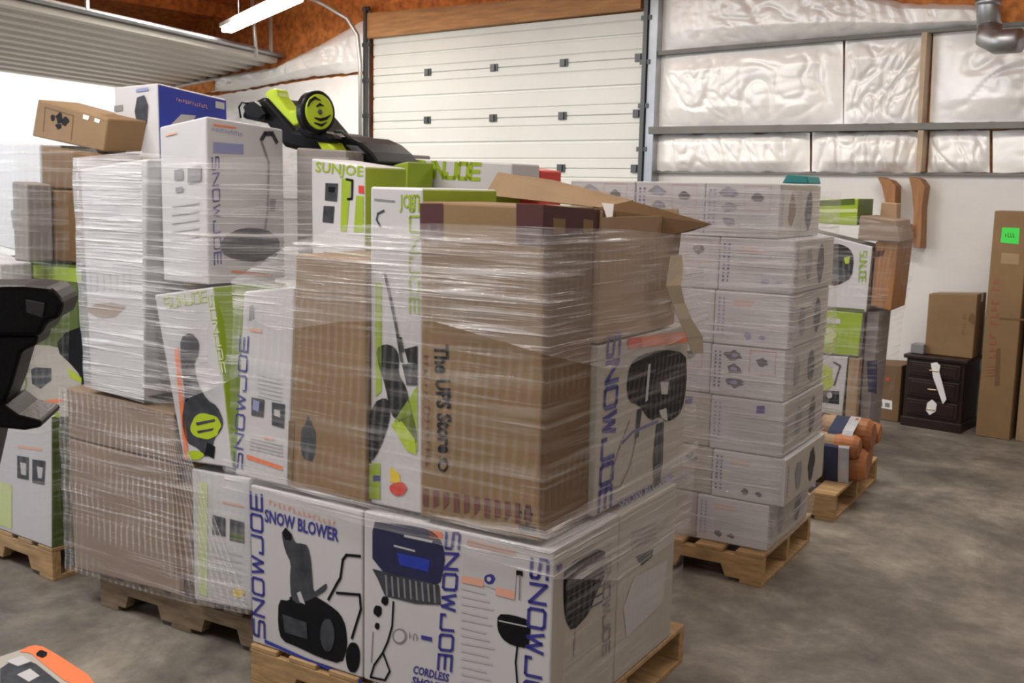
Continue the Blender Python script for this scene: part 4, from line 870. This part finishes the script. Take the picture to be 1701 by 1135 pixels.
# ================================================================ WHITE STACK (right, behind the nearest)
Cf = Frame(-1.89, 4.05, 8)
pallet('clean wooden pallet under the tall stack of white cartons', Cf, -1.0, .03, -.06, .66, boards=6)
zs = [.142, .345, .555, .79, 1.01, 1.24, 1.465, 1.69]; rights = [.025, .085, .065, .055, .06, .07, -.005]
ords = ['bottom', 'second', 'third', 'fourth', 'fifth', 'sixth', 'top']
for i in range(7):
    z0, z1 = zs[i], zs[i+1]-.004; R0 = rights[i]; mid = R0-.325
    for j in range(2 if i < 6 else 3):
        a1 = R0-.325*j; a0 = a1-.32; dd = .0 if j == 0 else .01
        nm = ['right', 'left', 'far left'][j]
        c = Carton('white printed carton, %s row from the floor, %s column of the tall white stack' % (ords[i], nm) if i < 6 else 'white printed carton in the top row of the tall white stack, %s one' % nm,
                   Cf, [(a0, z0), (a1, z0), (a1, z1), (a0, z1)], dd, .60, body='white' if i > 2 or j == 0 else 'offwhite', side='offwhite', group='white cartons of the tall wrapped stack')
        h = z1-z0; m_ = c.front.m
        t = mbn('blue_ink' if (i+j) % 2 else 'blue_pale')
        for k_ in range(2): smallprint(t, m_, .016+k_*.020, h*.15, .026+k_*.020, h*.9, 10, .6, i*7+j+k_)
        c.part('side_lettering', t)
        if i in (6, 3) or (j == 1 and i % 2):
            t = mbn('slate' if i == 3 else 'grey_ink')
            for k_ in range(3):
                blob(t, lambda a, b: m_(a, b), .10+.004*k_, h*(.82-.27*k_), .036, .02, 12, k_+i, .45); blob(t.m('blue_pale'), lambda a, b: m_(a, b, .002), .105, h*(.82-.27*k_), .016, .009, 8, k_+i, .4); t.m('slate' if i == 3 else 'grey_ink')
            c.part('small_picture', t)
            t = mbn('red' if i == 3 else 'orange_pale')
            for a, b in (((.17, .95), (.28, .95)), ((.28, .95), (.28, .5)), ((.28, .5), (.17, .5)), ((.17, .5), (.17, .95))): ribbon(t, [m_(a[0], a[1]*h), m_(b[0], b[1]*h)], .002, c.front.n)
            t.m('slate'); blob(t, lambda a, b: m_(a, b), .225, h*.74, .024, .018, 12, i, .3); c.part('framed_picture', t)
            t = mbn('grey_pale'); smallprint(t, m_, .14, h*.12, .29, h*.42, 5, .3, i); c.part('printed_text', t)
        elif i in (1, 0, 4, 5):
            t = mbn('orange_pale'); smallprint(t, m_, .08, h*.72, .2, h*.86, 2, .4, i+1)
            t.m('grey_pale'); smallprint(t, m_, .08, h*.3, .27, h*.62, 5, .3, i+3+j); c.part('printed_text', t)
            t = mbn('slate' if i < 2 else 'blue_pale'); blob(t, lambda a, b: m_(a, b), .10+.05*(i % 3), h*.2, .016, .014, 10, i, .3); blob(t, lambda a, b: m_(a, b), .16+.05*(i % 3), h*.19, .016, .010, 10, i+3, .3); c.part('small_picture', t)
        else:
            t = mbn('grey_pale'); smallprint(t, m_, .08, h*.2, .28, h*.75, 8, .3, i+5); t.m('blue_ink').poly([m_(.2, h*.76), m_(.235, h*.78), m_(.235, h*.92), m_(.2, h*.9)]); c.part('printed_text', t)
        if j == 0:
            m_ = c.right.m; t = mbn('blue_pale'); smallprint(t, m_, .03, h*.15, .05, h*.85, 8, .6, i); c.part('side_lettering', t)
            t = mbn('grey_ink' if i < 6 else 'card_dark'); blob(t, lambda a, b: m_(a, b), .17+.02*(i % 3), h*.5, .045, h*.3, 14, i+9, .25)
            c.part('side_picture', t)
            t = mbn('slate'); blob(t, lambda a, b: m_(a, b), .42-.03*(i % 2), h*.5, .05, h*.36, 14, i+19, .2); c.part('side_picture', t)
c = Carton('small teal carton at the back on top of the tall white stack', Cf, [(-.12, 1.692), (.0, 1.692), (-.01, 1.725), (-.10, 1.73)], .38, .58, body='teal')
film('shiny stretch film round the tall stack of white cartons', Cf, [
    [(-1.02, -.02, .15), (-.96, -.02, .9), (-.94, -.025, 1.67)], [(-.5, -.025, .15), (-.45, -.03, .9), (-.45, -.03, 1.67)],
    [(.045, -.02, .15), (.095, -.02, .9), (.085, -.03, 1.66)], [(.05, .3, .15), (.105, .3, .9), (.09, .3, 1.66)], [(.045, .62, .15), (.10, .62, .9), (.08, .62, 1.66)]], 'film_haze', seed=15)

# ================================================================ GREEN STACK (far right)
D0 = Frame(-1.985, 5.08, 8)
pallet('empty fronted pallet carrying the orange bundle', D0, -1.02, 0, 0, .95, boards=6)
D = Frame(-2.29, 6.34, 8)
pallet('pallet half hidden under the green stack at the back', D, -1.0, -.06, -.02, .42, wood='pallet_old')
def dq(bl, br, tr, tl, d=0): return [D.at(*bl, d), D.at(*br, d), D.at(*tr, d), D.at(*tl, d)]
sx = D.at(1345, 600, 0)[0]-.10
def lev(y, x=1400): return D.at(x, y, 0)[1]
e1 = D.at(1402, 650, 0)[0]
c = Carton('white carton with a green foot print at the bottom of the green stack', D, [(sx, .142), (e1, .142), (e1, lev(683)), (sx, lev(676, 1345))], 0, .5, body='offwhite', side='card_dark')
t = mbn('green_deep'); blob(t, lambda a, b: c.front.px(a, b), 1392, 712, 14, 9, 12, 4, .3); t.m('green_pale').poly(pxs(c.front, [(1348, 705), (1378, 702), (1378, 716), (1348, 718)])); c.part('small_picture', t)
t = mbn('orange_pale').poly(pxs(c.front, [(1348, 682), (1398, 690), (1398, 694), (1348, 687)])); c.part('printed_line', t)
c = Carton('carton with lime and black mower pictures, second from the floor in the green stack', D, [(sx, lev(680)), (e1, lev(684)), (e1+.01, lev(592)), (sx, lev(592, 1345))], 0, .5, body='white', side='card_dark')
t = mbn('lime').poly(pxs(c.front, [(1352, 622), (1366, 605), (1382, 612), (1384, 640), (1372, 650), (1354, 645)])); t.m('black_ink').poly(pxs(c.front, [(1358, 648), (1394, 650), (1394, 672), (1360, 668)])); t.m('grey_pale'); blob(t, lambda a, b: c.front.px(a, b, .002), 1378, 657, 5, 5, 10, 1, .1); ribbon(t.m('slate'), pxs(c.front, [(1385, 602), (1396, 608), (1386, 640)]), .012, c.front.n); c.part('product_picture', t)
e2 = D.at(1428, 560, 0)[0]
c = Carton('glossy lime green carton in the middle of the green stack', D, [(sx, lev(590)), (e2, lev(590)), (e2+.01, lev(518)), (sx, lev(516))], 0, .5, body='green', side='grey_card')
t = mbn('green_pale'); blob(t, lambda a, b: c.front.px(a, b), 1372, 558, 16, 14, 14, 2, .2); t.m('white').poly(pxs(c.front, [(1348, 528), (1396, 530), (1396, 538), (1348, 536)], .002)).poly(pxs(c.front, [(1350, 548), (1360, 546), (1362, 565), (1350, 568)], .002)); c.part('faded_picture', t)
e3 = D.at(1443, 460, 0)[0]
c = Carton('white and green carton with a dark round mower picture in the green stack', D, [(sx, lev(512)), (e3, lev(516)), (e3+.01, lev(408)), (sx, lev(384))], 0, .30, body='white', side='card_dark')
f = c.front; t = mbn('black_ink').poly(pxs(f, [(1364, 415), (1376, 406), (1396, 405), (1412, 413), (1419, 428), (1415, 462), (1396, 472), (1384, 476), (1366, 462)])); t.m('slate').poly(pxs(f, [(1374, 445), (1400, 444), (1412, 455), (1394, 468), (1378, 465)], .002)); t.m('lime').poly(pxs(f, [(1402, 428), (1412, 426), (1410, 438), (1404, 438)], .002)); c.part('product_picture', t)
t = mbn('green'); techno(t, 'SUNJOE', f.px(1429, 418), f.px(1427, 468), f.px(1440, 418)); c.part('brand_lettering', t)
t = mbn('green').poly(pxs(f, [(1345, 450), (1364, 470), (1372, 478), (1345, 500)])); t.m('green_deep').poly(pxs(f, [(1350, 507), (1436, 514), (1436, 519), (1350, 512)], .002)); c.part('green_print', t)
c = Carton('tilted dark brown carton against the right side of the green stack', D, [(e3+.015, lev(505)), (D.at(1482, 502, .05)[0], lev(512)), (D.at(1497, 380, .05)[0], lev(385)), (e3+.02, lev(400))], .03, .45, body='bracket_wood')
t = mbn('maroon').poly(pxs(c.front, [(1447, 418), (1470, 416), (1466, 425), (1448, 430)])); c.part('painted_gap', t)  # maroon patch painted as the dark of a gap
e4 = D.at(1425, 350, 0)[0]
c = Carton('lime carton with ajar flaps, topmost on the green stack', D, [(sx, lev(372)), (e4, lev(374)), (e4, lev(330, 1425)), (sx+.02, lev(332, 1350))], .0, .40, body='green', side='green_deep')
t = mbn('green_deep').poly(pxs(c.front, [(1360, 333), (1420, 330), (1420, 340), (1360, 342)])); t.m('green_pale').poly(pxs(c.front, [(1350, 348), (1424, 347), (1424, 353), (1350, 354)])); c.part('flap_edge', t)
c = Carton('little pale carton perched at the back of the green stack', D, [(D.at(1461, 362, .3)[0], lev(372)), (D.at(1490, 362, .3)[0], lev(372)), D.at(1490, 338, .3), D.at(1464, 336, .3)], .3, .42, body='card_pale')
c = Carton('flat brown carton under dull film beside the topmost lime one', D, [(e4+.01, lev(398)), (D.at(1497, 390, 0)[0], lev(398)), (D.at(1488, 366, 0)[0], lev(366, 1480)), (e4+.015, lev(358, 1430))], .0, .42, body='card_pink')
e5 = D.at(1446, 600, 0)[0]
c = Carton('upright grey brown carton filling the right side of the green stack', D, [(e2+.02, .142), (e5+.0, .142), (e5+.02, lev(516)), (e2+.02, lev(516))], .06, .40, body='grey_card')
t = mbn('navy').poly(pxs(c.front, [(1440, 600), (1458, 598), (1456, 655), (1442, 650)])); c.part('dark_print', t)
c = Carton('pale brown carton below the mower pictures at the corner of the green stack', D, [(e1+.015, .142), (e2+.01, .142), (e2+.01, lev(594)), (e1+.015, lev(594))], .0, .5, body='card_pale')
film('dull stretch film round the green stack', D, [
    [(sx, -.02, .15), (sx, -.02, .9), (sx, -.02, 1.50)], [(e2, -.02, .15), (e3, -.02, .9), (e4, -.02, 1.52)], [(e5+.02, .0, .15), (e5+.05, .0, .9), (D.at(1500, 380, 0)[0], -.02, 1.46)],
    [(e5+.04, .5, .15), (e5+.08, .5, .9), (D.at(1500, 380, 0)[0]+.03, .5, 1.46)]], 'film_soft', seed=18)
# bundle on the pallet
root = thing('wrapped_bundle', D0.w(-.12, .30, .14), 'bundle of orange rolls tied with dark blue tape on the low pallet', 'bundle')
for k_, (a, z, r) in enumerate(((.36, .225, .085), (.55, .225, .085), (.455, .37, .085), (.29, .335, .06), (.62, .35, .06))):
    p0, p1 = D0.w(-.85, a, z), D0.w(.07-.03*(k_ % 2), a, z)
    mb = MB().m('card_pale').tube([p0, p0.lerp(p1, .86)], r, 20); mb.m('orange_plastic').tube([p0.lerp(p1, .86), p0.lerp(p1, .9), p0.lerp(p1, .97), p1], [r*1.02, r*1.08, r*1.05, r*.8], 20)
    mb.build('roll', root, smooth=False)
def ringband(a0, a1, m, nm, rr=.02):
    mb = MB().m(m); pts = [(.26, .143), (.65, .143), (.69, .35), (.62, .42), (.455, .46), (.29, .41), (.22, .335)]
    for k_ in range(len(pts)):
        p, q_ = pts[k_], pts[(k_+1) % len(pts)]; mb.poly([D0.w(a0, *p), D0.w(a1, *p), D0.w(a1, *q_), D0.w(a0, *q_)])
    o = mb.build(nm, root); sm = o.modifiers.new('thick', 'SOLIDIFY'); sm.thickness = .004
ringband(-.13, -.06, 'blue_tape', 'tape_band'); ringband(-.055, -.0, 'grey_bag', 'clear_band'); ringband(-.26, -.20, 'blue_tape', 'tape_band')
mb = MB().m('grey_bag'); n_ = 18
for i in range(n_+1):
    for j in range(13):
        th = math.pi*j/12; ph = i/n_
        a = -.75+ph*.62; r = .095*math.sin(math.pi*min(1, max(.02, ph)))**.4*(1+.25*noise.noise(Vector((ph*4, j*.5, 2))))
        mb.v.append(tuple(D0.w(a, .10-math.cos(th)*r*1.0, .142+math.sin(th)*r*1.9)))
for i in range(n_):
    for j in range(12): k_ = i*13+j; mb.f.append((k_, k_+13, k_+14, k_+1)); mb.mi.append(0)
o = mb.build('plastic_bag', smooth=True, origin=tuple(D0.w(-.4, .1, .142))); tag(o, 'crumpled grey plastic bag lying in front of the orange bundle', 'bag')

# ================================================================ ALONG THE BACK WALL
K = Frame(0, 7.66, 0)
def kq(*p, d=0): return [K.at(*q, d) for q in p]
x0, x1 = K.at(1503, 640, 0)[0], K.at(1600, 650, 0)[0]; ztop = K.at(1503, 587, 0)[1]
root = thing('nightstand', K.w((x0+x1)/2, .2, 0), 'dark wooden nightstand with drawers against the white wall', 'nightstand')
MB().m('walnut').box((x0, 0, .05), (x1, .36, ztop-.03), K.w).build('cabinet_body', root, bevel=.006)
MB().m('walnut').box((x0-.02, -.02, ztop-.03), (x1+.02, .37, ztop), K.w).build('top', root, bevel=.008)
MB().m('walnut').box((x0-.01, -.012, 0), (x1+.01, .365, .07), K.w).build('plinth', root, bevel=.008)
zm = .05+(ztop-.03-.05)*.62
for z0, z1 in ((.09, zm-.12), (zm-.10, zm+.03), (zm+.05, ztop-.045)):
    dr = MB().m('walnut').box((x0+.025, -.016, z0), (x1-.025, 0, z1), K.w).build('drawer', root, bevel=.006)
    MB().m('walnut').box((x0+.05, -.021, z0+.02), (x1-.05, -.015, z1-.02), K.w).build('panel', dr, bevel=.004)
    MB().m('brass').tube([K.w((x0+x1)/2-.03, -.03, (z0+z1)/2), K.w((x0+x1)/2+.03, -.03, (z0+z1)/2)], .005, 8).build('handle', dr)
kf = K.face(-.03)
mb = MB().m('label'); mb.prism(pxs(kf, [(1546, 604), (1556, 602), (1562, 608), (1560, 618), (1566, 640), (1572, 664), (1566, 672), (1558, 650), (1550, 628)], 0), (0, .006, 0))
o = mb.build('white_ribbon', bevel=.002, origin=tuple(kf.px(1556, 640, 0))); tag(o, 'crumpled white strip hanging on the front of the dark nightstand', 'ribbon')
mb = MB().m('label'); mb.prism(pxs(kf, [(1540, 670), (1548, 664), (1556, 672), (1554, 684), (1544, 690), (1538, 682)], 0), (0, .008, 0))
o = mb.build('paper_tag', bevel=.002, origin=tuple(kf.px(1547, 678, 0))); tag(o, 'crumpled white paper stuck low on the dark nightstand', 'paper')
q = K.at(1543, 488, .08), K.at(1640, 490, .08)
c = Carton('large flat brown carton standing on the dark nightstand', K, [(q[0][0], ztop+.002), (x1+.02, ztop+.002), (x1+.02, q[1][1]), (q[0][0], q[0][1])], .08, .30, body='card', tape='tape')
t = mbn('card_dark'); marks(t, c.front.px(1603, 555), c.front.px(1605, 520), c.front.px(1598, 555), 7); blob(t, lambda a, b: c.front.px(a, b), 1616, 530, 6, 9, 12, 3, .3); c.part('printed_mark', t)
q = K.at(1512, 583, .03), K.at(1535, 573, .03)
c = Carton('tiny grey box on the left of the nightstand top', K, [(q[0][0], ztop+.002), (q[1][0], ztop+.002), (q[1][0], q[1][1]), (q[0][0], q[1][1])], .03, .12, body='grey_ink', name='small_box')
q = [K.at(1452, 697, .05), K.at(1495, 700, .05), K.at(1498, 608, .05), K.at(1455, 606, .05)]
c = Carton('brown carton with a white label on the floor left of the nightstand', K, [(q[0][0]-.1, 0), (q[1][0]-.015, 0), (q[1][0]-.015, q[2][1]), (q[0][0]-.1, q[3][1])], .05, .35, body='card_dark')
t = mbn('label').poly(pxs(c.front, [(1455, 661), (1482, 666), (1482, 681), (1454, 676)])); t.m('grey_ink').poly(pxs(c.front, [(1459, 667), (1466, 668), (1466, 676), (1459, 675)], .002)).poly(pxs(c.front, [(1470, 669), (1478, 670), (1478, 677), (1470, 676)], .002)); c.part('address_label', t)
t = mbn('red'); blob(t, lambda a, b: c.front.px(a, b), 1475, 630, 3, 3, 10, 3, .3); c.part('red_mark', t)
t = mbn('yellow').poly([K.w(q[3][0]-.02, .06, q[3][1]+.003), K.w(q[3][0]+.10, .06, q[3][1]+.003), K.w(q[3][0]+.10, .16, q[3][1]+.003), K.w(q[3][0]-.02, .16, q[3][1]+.003)]); c.part('yellow_sticker', t)
q = [K.at(1622, 712, .02), K.at(1688, 720, .02), K.at(1701, 348, .02), K.at(1650, 350, .02)]
xa = K.at(1634, 560, .02)[0]; xb = K.at(1692, 560, .02)[0]
c = Carton('tall upright brown carton with a neon green sticker at the right', K, [(xa, 0), (xb, 0), (xb, q[3][1]), (xa, q[3][1])], .02, .34, body='card', tape='tape')
f = c.front; t = mbn('neon').poly(pxs(f, [(1665, 378), (1694, 379), (1692, 406), (1662, 403)])); t.m('green_deep'); marks(t, f.px(1670, 394, .003), f.px(1687, 395, .003), f.px(1670, 387, .003), 4); c.part('neon_sticker', t, 'bright green sticker')
t = mbn('faded_red'); marks(t, f.px(1641, 595), f.px(1650, 460), f.px(1653, 596), 12); marks(t, f.px(1637, 625), f.px(1640, 600), f.px(1652, 625), 5); c.part('red_lettering', t)
t = mbn('card_pale').poly(pxs(f, [(1664, 420), (1694, 422), (1692, 440), (1662, 438)])); c.part('blank_label', t)
t = mbn('card_dark').poly(pxs(f, [(1660, 528), (1702, 530), (1702, 533), (1660, 531)])).poly(pxs(f, [(1655, 580), (1662, 578), (1660, 640), (1652, 642)])); c.part('dark_print', t)
xc = K.at(1700, 650, .02)[0]
c = Carton('second tall brown carton cut off by the right edge of the picture', K, [(xb+.03, 0), (xb+.40, 0), (xb+.40, q[3][1]-.015), (xb+.03, q[3][1]-.015)], .05, .34, body='card_pale', tape='tape')
# wooden brackets fixed to the wall
for lab, pts in (('left wooden bracket fixed high on the white wall', [(1467, 294), (1489, 300), (1498, 309), (1497, 345), (1493, 368), (1480, 366), (1480, 335), (1475, 310)]),
                 ('right longer wooden bracket fixed high on the white wall', [(1519, 294), (1538, 298), (1546, 310), (1541, 345), (1539, 412), (1525, 410), (1527, 350), (1524, 315)])):
    mb = MB().m('bracket_wood').prism([W(x, y, .13) for x, y in pts], (0, .125, 0)); o = mb.build('wooden_bracket', bevel=.006, origin=tuple(W(pts[0][0], pts[0][1], .07))); tag(o, lab, 'bracket', 'wooden brackets on the wall')
mb = MB().m('bracket_wood').prism([W(x, y, .17) for x, y in ((1486, 370), (1527, 372), (1527, 397), (1488, 396))], (0, .03, 0)); o = mb.build('wooden_crosspiece', bevel=.003, origin=tuple(W(1500, 385, .15))); tag(o, 'short wooden crosspiece below the two wall brackets', 'wood piece')

# ================================================================ FOREGROUND
root = thing('black_machine_frame', (-1.42, .56, 0), 'black plastic machine post with a jutting head at the left edge', 'machine')
E0 = Frame(CP.x+ray(50, 560).x*1.25, CP.y+ray(50, 560).y*1.25, 50)
def fp(pts, d=0): return [E0.face(d).px(x, y, 0) for x, y in pts]
def sol(pts, d, th, m, nm, bevel=.003, par=None): return MB().m(m).prism(fp(pts, d), E0.f*th).build(nm, par or root, bevel=bevel)
hd = sol([(-190, 476), (40, 474), (86, 478), (106, 502), (98, 530), (78, 536), (66, 560), (-190, 560)], 0, .09, 'plastic', 'head', .006)
sol([(42, 498), (74, 504), (70, 528), (44, 520)], -.004, .006, 'plastic_grey', 'end_window', .001, hd)
sol([(-190, 556), (64, 556), (60, 574), (36, 585), (20, 640), (-4, 700), (-40, 860), (-190, 860)], .01, .07, 'plastic', 'post', .004)
sol([(-60, 672), (8, 674), (30, 690), (70, 700), (68, 711), (40, 716), (-60, 706)], -.01, .10, 'plastic', 'lower_arm', .004)
pb = fp([(-150, 700)], .045)[0]
MB().m('plastic').tube([(pb.x, pb.y, 0.02), (pb.x, pb.y, pb.z-.02)], .035, 16).build('column', root, smooth=False)
MB().m('plastic').box((pb.x-.2, pb.y-.2, 0), (pb.x+.2, pb.y+.2, .03)).build('foot_plate', root, bevel=.008)

N_ = Frame(-2.9, .93, 1)
c = Carton('orange and grey printed carton on the floor at the bottom left corner', N_, [(0, 0), (.62, 0), (.62, .30), (0, .30)], 0, .46, body='offwhite')
tf = Face(c.f[3], c.f[2]-c.f[3], c.b[3]-c.f[3])
t = mbn('orange').poly(pxs(tf, [(28, 1084), (54, 1072), (76, 1076), (168, 1136), (120, 1142), (62, 1096), (50, 1085)])); c.part('orange_panel', t)
t = mbn('slate').poly(pxs(tf, [(0, 1112), (30, 1092), (60, 1104), (100, 1136), (60, 1150), (0, 1150)])); t.m('grey_pale').poly(pxs(tf, [(10, 1100), (36, 1090), (52, 1100), (30, 1108)], .002)).poly(pxs(tf, [(28, 1122), (50, 1112), (66, 1124), (48, 1134)], .002)); t.m('black_ink'); blob(t, lambda a, b: tf.px(a, b, .0025), 70, 1088, 9, 6, 12, 3, .2); c.part('product_picture', t)
